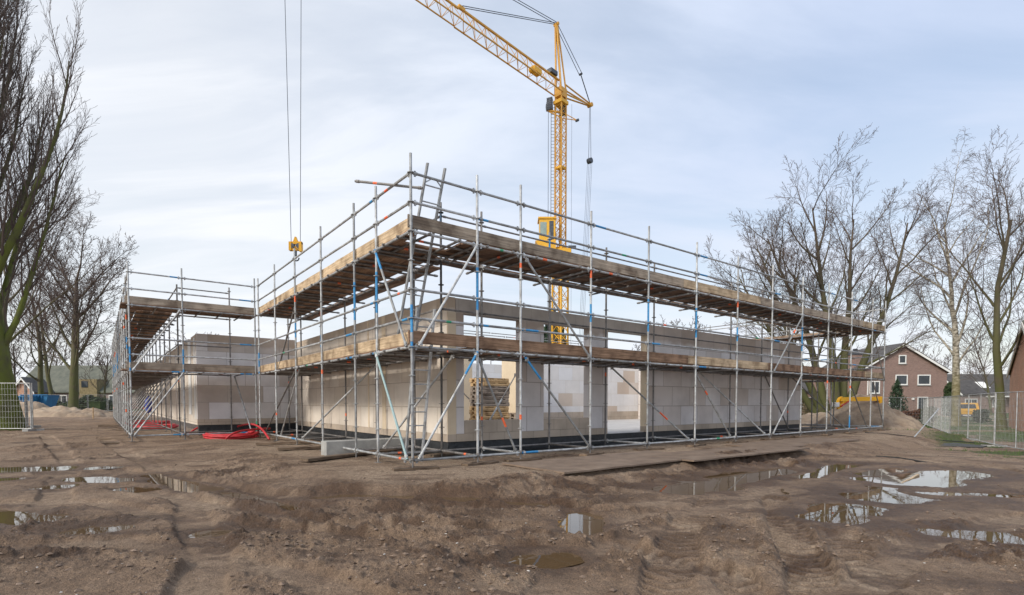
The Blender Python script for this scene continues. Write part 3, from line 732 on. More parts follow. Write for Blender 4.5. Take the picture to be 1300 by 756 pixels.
# front wall right of the corner: piers, sills, full wall
wallbox('pier', [(1.945, 2.15, BV, BV+T_, ZK, ZL)], M[fw])
wallbox('corner_edge', [(1.722, 1.945, BV-.004, BV+.016, ZK, ZL)], M['cream'])
wallbox('pier', [(3.80, 4.52, BV, BV+T_, ZK, ZL)], M[fw])
wallbox('pier', [(6.15, 6.87, BV, BV+T_, ZK, ZL)], M[fw])
wallbox('wall', [(8.62, 18.44, BV, BV+T_, ZK, ZT)], M[fw])
wallbox('wall_end', [(8.55, 8.62, BV+.002, BV+T_, ZK, ZL)], M['cream'])
wallbox('sill_wall', [(2.15, 3.80, BV+.001, BV+T_, ZK, .785), (4.52, 6.15, BV+.001, BV+T_, ZK, .785)], M['kicker'])
wallbox('kicker_course', [(1.722, 6.87, BV-.003, BV+T_, ZB, ZK), (8.55, 18.44, BV-.003, BV+T_, ZB, ZK)], M['kicker'])
wallbox('lintel', [(1.945, 8.62, BV+.001, BV+T_, ZL, ZT)], M['lintel'])
# wall left of the corner
wallbox('wall', [(BX, BX+T_, BV+.016, 13.2, ZK, ZT+.01)], M['block_warm'])
wallbox('kicker_course', [(BX-.003, BX+T_, BV+T_, 13.2, ZB, ZK)], M['kicker'])
wallbox('corner_edge', [(BX-.012, BX+.0, 4.9, 5.12, ZK, ZT-.01), (BX-.012, BX, 6.02, 6.1, ZK, ZT-.01)], M['cream'])
# wing front and side with tall slits
wallbox('wall', [(-1.64, BX-.004, 13.2, 13.2+T_, .6, 3.62)], M['block_patchy'])
wallbox('kicker_course', [(-1.64, BX-.004, 13.197, 13.2+T_, .40, .6)], M['kicker'])
wallbox('wall', [(-1.64, -1.42, 13.42, 14.55, .4, 3.6), (-1.64, -1.42, 15.35, 16.7, .4, 3.62), (-1.64, -1.42, 17.9, 19.4, .4, 3.62), (-1.64, -1.42, 19.8, 26, .4, 3.62), (-1.64, -1.42, 28, 41, .4, 3.62)], M['block_warm'])
wallbox('sill_wall', [(-1.64, -1.42, 14.55, 15.35, .4, .75), (-1.64, -1.42, 16.7, 17.9, .4, 1.2), (-1.64, -1.42, 26, 28, .4, 1.2)], M['block_warm'])
wallbox('lintel', [(-1.64, -1.42, 26, 28, 3.1, 3.5)], M['lintel'])
wallbox('sky_gap_strip', [(-1.66, -1.642, 14.62, 15.3, .75, 3.5)], M['white'])  # added white panel standing in for bright sky through the slit
wallbox('sky_gap_strip', [(-1.66, -1.642, 13.5, 13.75, .62, 3.5)], M['white'])  # added white strip imitating another bright slit of sky
# side and rear walls
wallbox('wall', [(18.22, 18.44, BV+T_, 12, ZB, ZT)], M['block'])
wallbox('wall', [(9.6, 14.9, 9.9, 10.12, .75, 3.4), (15.7, 18.2, 9.9, 10.12, .75, 3.4)], M['block_bright'])
wallbox('kicker_course', [(9.6, 14.9, 9.898, 10.12, .33, .75), (15.7, 18.2, 9.898, 10.12, .33, .75)], M['kicker'])
wallbox('wall_end', [(14.9, 15.25, 9.9, 10.12, .33, 3.4), (15.25, 15.7, 9.9, 10.12, 2.9, 3.4)], M['cream'])
wallbox('wall', [(6.6, 9.0, 11.8, 12.02, .33, 3.35)], M['cream'])
wallbox('pier', [(9.4, 9.6, 8.3, 10.1, .33, 3.4)], M['cream'])
wallbox('wall', [(10.2, 14.0, 15.6, 15.82, .33, 3.3)], M['block_bright'])
wallbox('lintel', [(7.1, 7.35, 11.78, 11.8, 2.2, 3.0)], M['kicker'])
wallbox('foundation', [(BX+.03, 18.40, BV+.03, BV+.3, -.6, ZB-.004), (BX+.03, BX+.3, BV+.3, 13.2, -.6, ZB-.004), (-1.6, BX+.3, 13.23, 13.5, -.6, .396)], M['bitumen'])
wallbox('floor_slab', [(BX+.3, 18.4, BV+.3, 17, -.3, .33), (7.0, 8.5, BV+.05, BV+.3, ZB-.3, .326)], M['slab'])
# drain strip of black membrane lying in front of the foundation
def sheet(name, u0, u1, v0, v1, z, th, mat, label, cat, grp=None, rz=0, curl=.02, n=14, seed=1):
    c = P((u0+u1)/2, (v0+v1)/2); mb = MB(); vs = []; r_ = random.Random(seed)
    hx, hy = (u1-u0)/2, (v1-v0)/2; m_ = 6
    def hgt(i, j): return curl*(math.sin(i*1.3+seed)*.5+math.cos(j*1.7+seed*2)*.5)
    for k, t in ((0, 0), (1, th)):
        for i in range(n+1):
            for j in range(m_+1):
                vs.append((-hx+2*hx*i/n+(r_.uniform(-.02, .02) if 0 < i < n else 0), -hy+2*hy*j/m_, hgt(i, j)+t))
    S1 = (n+1)*(m_+1); fs = []
    for i in range(n):
        for j in range(m_):
            a = i*(m_+1)+j; fs.append((a, a+m_+1, a+m_+2, a+1)[::-1]); fs.append((S1+a, S1+a+m_+1, S1+a+m_+2, S1+a+1))
    for i in range(n):
        for j in (0, m_):
            a = i*(m_+1)+j; b = a+m_+1; fs.append((a, b, b+S1, a+S1) if j == 0 else (b, a, a+S1, b+S1))
    for j in range(m_):
        for i in (0, n):
            a = i*(m_+1)+j; b = a+1; fs.append((b, a, a+S1, b+S1) if i == 0 else (a, b, b+S1, a+S1))
    mb.add(vs, fs); o = build(name, mb, mat, None, (c.x, c.y, z), (0, 0, YAW+rz)); return tag(o, label, cat, grp)
sheet('membrane_strip', 1.5, 18.4, 1.05, 1.66, .02, .02, M['bitumen'], 'black membrane strip lying along the foot of the long right wall', 'membrane', curl=.02, n=40, seed=4)
sheet('membrane_strip', .95, 1.68, 2.2, 13.0, .02, .02, M['bitumen'], 'black membrane strip lying along the foot of the left wall', 'membrane', curl=.02, n=20, seed=9)

# ground plates and loose boards
sheet('ground_plate', 1.7, 6.1, -2.05, -.35, .012, .03, M['plate'], 'muddy brown ground plate in front of the scaffold, nearest to the corner', 'plate', 'muddy ground plates before the scaffold', rz=.01, curl=.006, seed=2)
sheet('ground_plate', 5.0, 9.9, -2.35, -.95, .012, .03, M['plate'], 'muddy brown ground plate with a black undercut edge above the trench puddle', 'plate', 'muddy ground plates before the scaffold', rz=-.015, curl=.008, seed=3)
sheet('ground_plate', 9.3, 14.5, -1.9, -.4, .012, .03, M['plate'], 'muddy brown ground plate farthest along the scaffold to the right', 'plate', 'muddy ground plates before the scaffold', rz=.01, curl=.006, seed=5)
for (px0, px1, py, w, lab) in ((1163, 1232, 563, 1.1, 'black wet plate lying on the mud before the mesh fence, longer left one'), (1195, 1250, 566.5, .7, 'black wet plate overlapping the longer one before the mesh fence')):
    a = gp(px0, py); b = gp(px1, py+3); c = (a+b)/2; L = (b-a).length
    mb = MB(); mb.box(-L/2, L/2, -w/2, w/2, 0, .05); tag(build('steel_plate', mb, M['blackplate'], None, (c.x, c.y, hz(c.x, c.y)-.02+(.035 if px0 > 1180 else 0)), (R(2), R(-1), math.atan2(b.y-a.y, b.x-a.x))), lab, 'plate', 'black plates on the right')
words = ['first', 'second', 'third', 'fourth', 'fifth', 'sixth', 'seventh', 'eighth', 'ninth', 'tenth', 'eleventh', 'twelfth', 'thirteenth']
small_boards('sole_board', [(u+.05, -.02, YAW+rnd.uniform(-.9, .9)*.3) for u in UR], lambda i: 'muddy board under the %s outer post of the long right scaffold' % words[i], 'boards under the right scaffold posts', .8)
# long sole boards under the left run
for i, (x0, y0, x1, y1, lab) in enumerate(((386, 588, 522, 572, 'long muddy board lying before the grey concrete beam, nearest the corner'), (352, 573, 420, 570, 'muddy board under the left scaffold, just left of the grey concrete beam'), (325, 566, 400, 564, 'muddy board under the left scaffold near the red hose coil'),
                                          (545, 583, 600, 576, 'straight board lying between the first two posts right of the corner'))):
    a = gp(x0, y0); b = gp(x1, y1); tag(board('scaffold_board', (a.x, a.y, hz(a.x, a.y)+.035), (b.x, b.y, hz(b.x, b.y)+.03), .24, .05, None, 'sole'), lab, 'board', 'loose long boards')
for k in range(9):
    p = P(-3.7, WV+.3+1.9*k); tag(board('sole_board', (p.x-.7, p.y-.3, hz(p.x, p.y)-.01), (p.x+.3, p.y+.1, hz(p.x, p.y)-.01), .22, .04, None, 'sole'), '%s board from the front sticking out under the receding left wing scaffold' % words[k], 'board', 'boards under the left wing scaffold')
# concrete beam
mb = MB()
p = P(-.40, 3.36); 
for (x0, x1, y0, y1, z0, z1) in ((0, 2.05, 0, .34, 0, .36),): mb.box(x0, x1, y0, y1, z0, z1)
o = tag(build('concrete_block', mb, M['concrete'], None, (p.x, p.y, -.03), (0, 0, YAW+.02)), 'long pale grey concrete beam lying on the mud under the left scaffold', 'concrete block')
bv = o.modifiers.new('b', 'BEVEL'); bv.width = .015; bv.segments = 2

# red hoses
def hose(pts, r, label, closed=False, grp='red hoses', name='red_hose', smooth=3):
    P_ = [Vector(p) for p in pts]; out = []
    n = len(P_)
    for i in range(n-1):
        p0 = P_[max(i-1, 0)]; p1 = P_[i]; p2 = P_[i+1]; p3 = P_[min(i+2, n-1)]
        for k in range(smooth):
            t = k/smooth
            out.append(.5*((2*p1)+(p2-p0)*t+(2*p0-5*p1+4*p2-p3)*t*t+(3*p1-p0-3*p2+p3)*t**3))
    out.append(P_[-1]); mb = MB(); mb.tube(out, r, 8); 
    o = build(name, mb, M['red_hose'], None, smooth=True); return tag(o, label, 'hose', grp)
c = gp(294, 557)
def coil(cx, cy, r0, r1, z0, turns, pr, seed):
    r_ = random.Random(seed); pts = []; n = int(turns*22)
    for k in range(n+1):
        t = k/22*2*PI; rr = r0+(r1-r0)*(.5+.5*math.sin(k*.11+seed))
        lev = z0+pr*1.25*int(k/22)*.8+.02*math.sin(t*2+seed)
        pts.append((cx+rr*math.cos(t)*1.02+.03*math.sin(k*.3), cy+rr*math.sin(t)*.9, lev))
    return pts
hose(coil(c.x, c.y, .66, .80, hz(c.x, c.y)+.05, 4.2, .036, 1), .036, 'thick bundled coil of red hose on the mud between the two scaffold runs')
hose(coil(c.x+.12, c.y+.1, .52, .64, hz(c.x, c.y)+.05, 3.1, .036, 5), .034, 'inner coil of red hose lying inside the thicker coil')
def arc(a, b, hgt, n=8, bow=.0):
    a = Vector(a); b = Vector(b); return [a.lerp(b, k/n)+Vector((0, bow*math.sin(PI*k/n), hgt*math.sin(PI*k/n))) for k in range(n+1)]
a = gp(281, 552); b = gp(334, 563); hose(arc(a+Vector((0, .3, .1)), b+Vector((0, .4, .1)), .34, bow=.5), .034, 'red hose arching up and out of the right side of the coil')
a = gp(236, 552); b = gp(273, 551); hose(arc(a+Vector((0, .2, .03)), b+Vector((0, .3, .05)), .26), .034, 'red hose arching over the ledger left of the coil')
a = gp(287, 560); b = gp(334, 556); hose(arc(a+Vector((0, 0, .06)), b+Vector((.1, .3, .3)), .1, bow=-.6), .034, 'red hose loop sagging low over the right edge of the coil')
for k, (u, v) in enumerate(((-2.4, 20), (-2.7, 23), (-2.2, 26))):
    p = P(u, v); hose(coil(p.x, p.y, .7, .85, .1, 2.5, .04, k), .045, ['red hose coil under the receding wing scaffold, nearest one', 'middle red hose coil under the receding wing scaffold', 'farthest red hose coil under the receding wing scaffold'][k])
# blue bag
def blob(name, cx, cy, z, rx, ry, rz, mat, seed, n=14, amp=.25, sub=10):
    mb = MB(); vs = []; r_ = random.Random(seed)
    X = np.array([[rx*math.cos(2*PI*j/n)*math.sin(PI*i/sub) for j in range(n)] for i in range(sub+1)])
    for i in range(sub+1):
        for j in range(n):
            th = 2*PI*j/n; ph = PI*i/sub; d = 1+amp*float(vnoise(np.array(math.cos(th)*1.6+seed), np.array(math.sin(th)*1.6+ph*1.7), seed))*2
            vs.append((rx*math.cos(th)*math.sin(ph)*d, ry*math.sin(th)*math.sin(ph)*d, rz*math.cos(ph)*d))
    fs = [(i*n+j, (i+1)*n+j, (i+1)*n+(j+1) % n, i*n+(j+1) % n) for i in range(sub) for j in range(n)]
    mb.add(vs, fs); return build(name, mb, mat, None, (cx, cy, z), None, True)
p = P(-2.4, 24.5); tag(blob('plastic_bag', p.x, p.y, 1.1, .17, .17, .42, M['bluebag'], 3), 'blue and white plastic sack hanging behind the receding left scaffold posts', 'sack')

# props bracing the walls (seen through the openings and beside the posts)
def prop(a, b, lab, var=''):
    a = Vector(a); b = Vector(b); root = empty('wall_prop', a, 0, lab, 'prop', 'diagonal push props')
    mb = MB(); m_ = a.lerp(b, .55); mb.tube([(0, 0, 0), m_-a], .03, 8); build('outer_tube', mb, M['galv'], root)
    mb = MB(); mb.tube([m_-a, b-a], .022, 8); build('inner_tube', mb, M['galv_dark'], root)
    mb = MB(); mb.box(-.07, .07, -.07, .07, -.01, .01); mb.box(b.x-a.x-.05, b.x-a.x+.05, b.y-a.y-.05, b.y-a.y+.05, b.z-a.z-.05, b.z-a.z+.05); build('end_plate', mb, M['galv_dark'], root)
prop(P(9.2, 8.0, .34), P(10.3, 9.85, 2.4), 'diagonal steel prop seen through the second window opening')
prop(P(7.9, 8.6, .34), P(6.3, 8.9, 1.9), 'shorter steel prop crossing behind the second window sill')
prop(P(5.4, 5.6, .34), P(6.5, 5.4, 2.1), 'steel prop in front of the pallet stack inside the shell')

# pallets
def pallet_mesh(kind):
    m_ = M['pallet'] if kind == 0 else M['pallet_grey']; out = {}
    d = MB()
    for k in range(5): d.box(-.6, .6, -.4+k*.175, -.4+k*.175+.1, .122, .144)
    out['deck_board'] = d
    s = MB()
    for y in (-.4, -.0725, .255): s.box(-.6, .6, y, y+.145, .0, .022)
    for x in (-.6, -.0725, .455): s.box(x, x+.145, -.4, .4, .100, .1219)
    out['bottom_board'] = s
    b = MB()
    for x in (-.6, -.0725, .455):
        for y in (-.4, -.0725, .255): b.box(x, x+.145, y, y+.145, .0222, .0998)
    out['block'] = b
    e = MB(); e.box(-.6, .6, -.412, -.402, .03, .098); out['side_board'] = e
    return {k: v.mesh(k, m_) for k, v in out.items()}
pm = [pallet_mesh(0), pallet_mesh(1)]
pc = P(7.0, 7.6)
order = [0, 0, 0, 0, 0, 1, 1, 1, 1, 1, 0, 0]
for k in range(12):
    lab = 'wooden pallet, %s from the bottom of the stack in the first window opening' % words[k] if k else 'bottom wooden pallet of the stack behind the first window opening'
    if k == 11: lab = 'topmost light wooden pallet of the stack behind the first window opening'
    e = empty('pallet', (pc.x+rnd.uniform(-.03, .03), pc.y+rnd.uniform(-.03, .03), .333+.1455*k), YAW+rnd.uniform(-.03, .03), lab, 'pallet', 'stacked wooden pallets')
    for n_, me in pm[order[k]].items(): link(n_, me, e)
# low dark pallet pile seen through the second window
for k in range(3):
    p = P(9.5, 8.9); e = empty('pallet', (p.x, p.y, .333+.1455*k), YAW+.03*k, ['lowest', 'middle', 'upper'][k]+' dark pallet of the low pile seen over the second window sill', 'pallet', 'low pile of pallets')
    for n_, me in pm[1].items(): link(n_, me, e)
mb = MB(); mb.box(-.4, .4, -.3, .3, 0, .45); mb.box(-.36, .36, -.26, .26, .45, .5); p = P(8.3, 9.6)
tag(build('wooden_crate', mb, M['pallet'], None, (p.x, p.y, .335), (0, 0, .3)), 'small light wood crate behind the pallet stack inside the shell', 'crate')

# ------------------------------------------------------------------ tower crane
CX, CY = 4.46, 50.0
JA = math.atan2(-.739, -.674)
crane = empty('tower_crane', (CX, CY, -.3), JA, 'tall yellow tower crane standing behind the building shell', 'crane')
def cpart(name, mb, mat): return build(name, mb, mat, crane)
def lattice(mb, s, z0, z1, step, rc=.05, rl=.024):
    h = s/2; cs = [(-h, -h), (h, -h), (h, h), (-h, h)]
    for x, y in cs: mb.beam((x, y, z0), (x, y, z1), rc*2, rc*2, up=(1, 0, 0))
    z = z0; k = 0
    while z < z1-.01:
        e = min(z+step, z1)
        for i in range(4):
            a = cs[i]; b = cs[(i+1) % 4]
            mb.tube([(a[0], a[1], z), (b[0], b[1], e)], rl, 4, cap=False); mb.tube([(b[0], b[1], z), (a[0], a[1], e)], rl, 4, cap=False)
            if k % 2 == 0: mb.tube([(a[0], a[1], z), (b[0], b[1], z)], rl, 4, cap=False)
        z = e; k += 1
mb = MB(); lattice(mb, 1.02, 1.2, 15.6, .98, .065, .032); cpart('lower_mast', mb, M['yellow'])
mb = MB(); lattice(mb, .70, 15.6, 29.4, .72, .05, .025); cpart('upper_mast', mb, M['yellow_jib'])
mb = MB(); mb.box(-.62, .62, -.62, .62, 15.4, 15.7); mb.box(-.5, .5, -.5, .5, 28.7, 29.0); mb.box(-.35, .35, -.35, .35, 22.9, 23.1); cpart('mast_collar', mb, M['yellow'])
mb = MB()
for a in (0, PI/2):
    mb.beam((-2.3*math.cos(a), -2.3*math.sin(a), .75), (2.3*math.cos(a), 2.3*math.sin(a), .75), .35, .35)
mb.box(-.8, .8, -.8, .8, .6, 1.25); cpart('base_frame', mb, M['yellow'])
mb = MB()
for k in range(5): mb.box(-3.1, -1.1, -1.1, 1.1, .95+.42*k, .95+.42*k+.4)
cpart('ballast', mb, M['concrete'])
for s in (-1, 1):
    for t in (-1, 1):
        mb = MB(); mb.tube([(2.1*s, 2.1*t, 0), (2.1*s, 2.1*t, .8)], .08, 8); mb.box(2.1*s-.3, 2.1*s+.3, 2.1*t-.3, 2.1*t+.3, 0, .1); mb.beam((2.1*s, 2.1*t, .7), (.5*s, .5*t, .9), .2, .2); cpart('outrigger', mb, M['yellow'])
# jib
def jib(mb, x0, x1, z0, z1, w, step, rc, rl):
    for y in (-w/2, w/2): mb.beam((x0, y, z0), (x1, y, z0), rc, rc)
    mb.beam((x0, 0, z1), (x1, 0, z1), rc*1.7, rc*1.6)
    x = x0; k = 0
    while x < x1-.01:
        e = min(x+step, x1)
        for y in (-w/2, w/2):
            mb.tube([(x, y, z0), ((x+e)/2, 0, z1)], rl, 4, cap=False); mb.tube([((x+e)/2, 0, z1), (e, y, z0)], rl, 4, cap=False)
        mb.tube([(x, -w/2, z0), (x, w/2, z0)], rl, 4, cap=False); mb.tube([(x, -w/2, z0), (e, w/2, z0)], rl, 4, cap=False)
        x = e; k += 1
mb = MB(); jib(mb, .3, 12.5, 29.55, 30.75, 1.0, 1.25, .085, .024); mb.box(11.9, 12.5, -.1, .1, 30.7, 30.95); cpart('jib', mb, M['yellow_jib'])
mb = MB(); jib(mb, 12.5, 34, 29.6, 30.65, .95, 1.25, .075, .022); cpart('jib_extension', mb, M['yellow_jib'])
mb = MB(); mb.box(3.1, 4.1, -.3, .3, 29.9, 30.3); mb.tube([(4.1, -.2, 30.), (4.1, .2, 30.)], .22, 10); cpart('trolley_winch', mb, M['yellow'])
mb = MB(); mb.box(.8, 1.7, -.25, .25, 30.85, 31.2); cpart('jib_box', mb, M['darkmetal'])
mb = MB()
for y in (-.28, .28):
    mb.tube([(.35, y, 30.0), (.75, y*.3, 35.5)], .085, 6); mb.tube([(-.4, y, 30.0), (.65, y*.3, 35.5)], .075, 6)
mb.tube([(.7, -.25, 35.5), (.7, .25, 35.5)], .14, 8); mb.box(-.45, .45, -.38, .38, 29.3, 30.1)
cpart('tower_head', mb, M['yellow_jib'])
mb = MB()
for y in (-.3, .3):
    mb.tube([(-.3, y, 30.5), (-4.7, y*.3, 30.6)], .07, 6); mb.tube([(-.3, y, 29.7), (-4.7, y*.3, 30.5)], .07, 6)
mb.tube([(-4.7, -.25, 30.55), (-4.7, .25, 30.55)], .2, 10); cpart('counter_jib', mb, M['yellow_jib'])
mb = MB()
for y in (-.12, .12):
    mb.tube([(.7, y, 35.55), (12.2, y, 30.95)], .028, 5); mb.tube([(.7, y, 35.6), (28, y, 31.)], .028, 5)
    mb.tube([(.7, y, 35.5), (-3.1, y*1.3, 32.8)], .03, 5)
mb.tube([(-3.1, -.16, 32.8), (-3.1, .16, 32.8)], .1, 8); mb.tube([(-3.1, 0, 32.8), (-4.7, 0, 30.7)], .05, 5)
cpart('tie_cable', mb, M['cable'])
mb = MB()
for dy in (-.14, .14): mb.tube([(-4.7, dy*.3, 30.4), (-4.7, dy, 25.3)], .022, 5)
for dy in (-.26, -.09, .09, .26): mb.tube([(-4.7, dy, 25.1), (-3.0, dy, 2.6)], .016, 4)
for x, y in ((.9, -.75), (1.1, -.55), (-.6, .8)): mb.tube([(x, y, 28.7), (x, y, 2.)], .014, 4)
cpart('stay_rope', mb, M['cable'])
mb = MB(); mb.tube([(-4.7, -.22, 25.2), (-4.7, .22, 25.2)], .26, 12); cpart('sheave', mb, M['darkmetal'])
mb = MB()
Lx = Vector((0.36, -.52, 0))
for s in (-.16, .16): mb.beam((.38+s*.7, -.62-s*.7, 3), (.38+s*.7, -.62-s*.7, 28.8), .04, .04)
z = 3.
while z < 28.8: mb.beam((.38-.11, -.62+.11, z), (.38+.11, -.62-.11, z), .03, .03); z += .3
z = 5.
while z < 28.8: mb.tube([(.38+.35*math.cos(2*PI*k/8), -.62+.3*math.sin(2*PI*k/8), z) for k in range(9)], .012, 4, cap=False) if False else None; z += 1.2
cpart('mast_ladder', mb, M['mast_dark'])
# left of the mast on screen is local direction (cos, sin) rotated: world -X
def loc_dir(wx, wy):
    c_, s_ = math.cos(-JA), math.sin(-JA); return (wx*c_-wy*s_, wx*s_+wy*c_)
lx, ly = loc_dir(-1, 0)
mb = MB()
hub = Vector((lx*1.25, ly*1.25, 28.75))
mb.beam((0, 0, 28.0), tuple(hub+Vector((0, 0, -.55))), .16, .14); mb.beam((0, 0, 27.6), tuple(hub+Vector((0, 0, -.6))), .08, .08)
rx_, ry_ = -lx, -ly
for zz in (28.1, 27.5): mb.tube([(0, 0, zz), (rx_*1.5, ry_*1.5, 27.3)], .04, 5)
cpart('winch_arm', mb, M['yellow_jib'])
mb = MB()
for k in range(5): mb.tube([tuple(hub+Vector((lx*.1*math.cos(k), ly*.1, -.3+.2*k-.1))), tuple(hub+Vector((-lx*.5, -ly*.5, -.3+.2*k)))], .26-.02*k, 8)
cpart('rope_winch', mb, M['darkmetal'])
mb = MB(); mb.tube([(rx_*1.5, ry_*1.5-.15, 27.3), (rx_*1.5, ry_*1.5+.15, 27.3)], .12, 8); cpart('sheave', mb, M['darkmetal'])
mb = MB(); mb.box(-.5, -.2, -.3, .3, 27.9, 29.28); cpart('slewing_motor', mb, M['darkmetal'])
# cab hung on the mast
def lpt(wx, wy, z): a, b = loc_dir(wx, wy); return Vector((a, b, z))
def wbox(mb, x0, x1, y0, y1, z0, z1, mi=0, slope=0):
    vs = [lpt(x+(slope if (z == z0 and x == x0) else 0), y, z) for x in (x0, x1) for y in (y0, y1) for z in (z0, z1)]
    mb.add([tuple(v) for v in vs], [(0, 1, 3, 2), (4, 6, 7, 5), (0, 4, 5, 1), (2, 3, 7, 6), (0, 2, 6, 4), (1, 5, 7, 3)], mi)
cab = bpy.data.objects.new('cab', None)
mb = MB(); wbox(mb, -2.0, -.55, -1.1, .3, 16.1, 18.05); wbox(mb, -2.1, -.5, -1.2, .4, 18.05, 18.2); wbox(mb, -2.35, -.5, -1.15, .35, 15.3, 16.1, slope=.5)
wbox(mb, -.5, .9, -.9, .9, 15.0, 15.5); cabo = cpart('cab', mb, M['yellow'])
mb = MB(); wbox(mb, -1.92, -1.35, -1.125, -1.1, 16.6, 17.75); wbox(mb, -2.025, -2.0, -1.1, .2, 16.3, 17.85); wm = build('window', mb, M['cabglass'], cabo)
mb = MB(); wbox(mb, -1.1, -.72, -1.125, -1.1, 16.2, 17.85); build('door', mb, M['darkmetal'], cabo)
mb = MB(); wbox(mb, .7, 1.4, -.5, -.3, 15.6, 15.85); cpart('floodlight', mb, M['darkmetal'])
# hook block
hb = at(375.5, 311, 31.0)
hook = empty('hook_block', (hb.x, hb.y, hb.z), 0, 'yellow crane hook block hanging on two thin ropes above the left scaffold', 'hook block')
mb = MB(); mb.box(-.36, -.22, -.13, .13, -.34, .14); mb.box(.22, .36, -.13, .13, -.40, .14); mb.box(-.36, .36, -.10, .10, .02, .16); mb.box(-.30, .30, -.08, .08, -.34, -.1)
mb.add([(-.14, -.06, .16), (.14, -.06, .16), (0.04, -.06, .44), (-.04, -.06, .44), (-.14, .06, .16), (.14, .06, .16), (.04, .06, .44), (-.04, .06, .44)], [(0, 1, 2, 3), (7, 6, 5, 4), (1, 5, 6, 2), (0, 3, 7, 4), (3, 2, 6, 7), (0, 4, 5, 1)])
build('housing', mb, M['yellow_machine'], hook)
mb = MB()
for x in (-.18, .18): mb.tube([(x, -.12, -.08), (x, .12, -.08)], .14, 12)
mb.beam((-.2, -.14, -.05), (.2, -.14, -.33), .02, .07, up=(0, 1, 0)); build('pulley', mb, M['darkmetal'], hook)
mb = MB(); mb.tube([(0, 0, -.34), (0, 0, -.62)], .06, 8); mb.tube([(.02+.15*math.cos(t*.3+1.6), 0, -.76+.15*math.sin(t*.3+1.6)) for t in range(0, 17)], .038, 6); build('hook', mb, M['darkmetal'], hook)
for a, bx, tx in (('l', -.26, at(363, 0, 31).x-hb.x-.05), ('r', .26, at(382, 0, 31).x-hb.x)):
    t0 = at(370, 0, 31).z-hb.z; f = (30.0-hb.z)/t0; mb = MB(); mb.tube([(bx, 0, .1), (bx+(tx-bx)*f, 0, 29.1-hb.z)], .017, 5); build('rope', mb, M['cable'], hook)

# ------------------------------------------------------------------ trees
def tubefast(mb, pts, rad, n):
    o = len(mb.v); ref = None; m = len(pts)
    for i in range(m):
        p = pts[i]; a0 = pts[i-1] if i else pts[0]; a1 = pts[i+1] if i < m-1 else pts[-1]
        dx, dy, dz = a1[0]-a0[0], a1[1]-a0[1], a1[2]-a0[2]
        l = math.sqrt(dx*dx+dy*dy+dz*dz) or 1; dx /= l; dy /= l; dz /= l
        if ref is None: ref = (dy, -dx, 0) if abs(dz) < .95 else (0, dz, -dy)
        k = ref[0]*dx+ref[1]*dy+ref[2]*dz
        ax, ay, az = ref[0]-dx*k, ref[1]-dy*k, ref[2]-dz*k
        l = math.sqrt(ax*ax+ay*ay+az*az) or 1; ax /= l; ay /= l; az /= l; ref = (ax, ay, az)
        bx, by, bz = dy*az-dz*ay, dz*ax-dx*az, dx*ay-dy*ax
        r = rad[i]
        for q in range(n):
            t = 2*PI*q/n; c_, s_ = math.cos(t)*r, math.sin(t)*r
            mb.v.append((p[0]+ax*c_+bx*s_, p[1]+ay*c_+by*s_, p[2]+az*c_+bz*s_))
    for i in range(m-1):
        for q in range(n):
            q2 = (q+1) % n; mb.f.append((o+i*n+q, o+i*n+q2, o+(i+1)*n+q2, o+(i+1)*n+q)); mb.m.append(0)
def unit(x, y, z):
    l = math.sqrt(x*x+y*y+z*z) or 1; return (x/l, y/l, z/l)
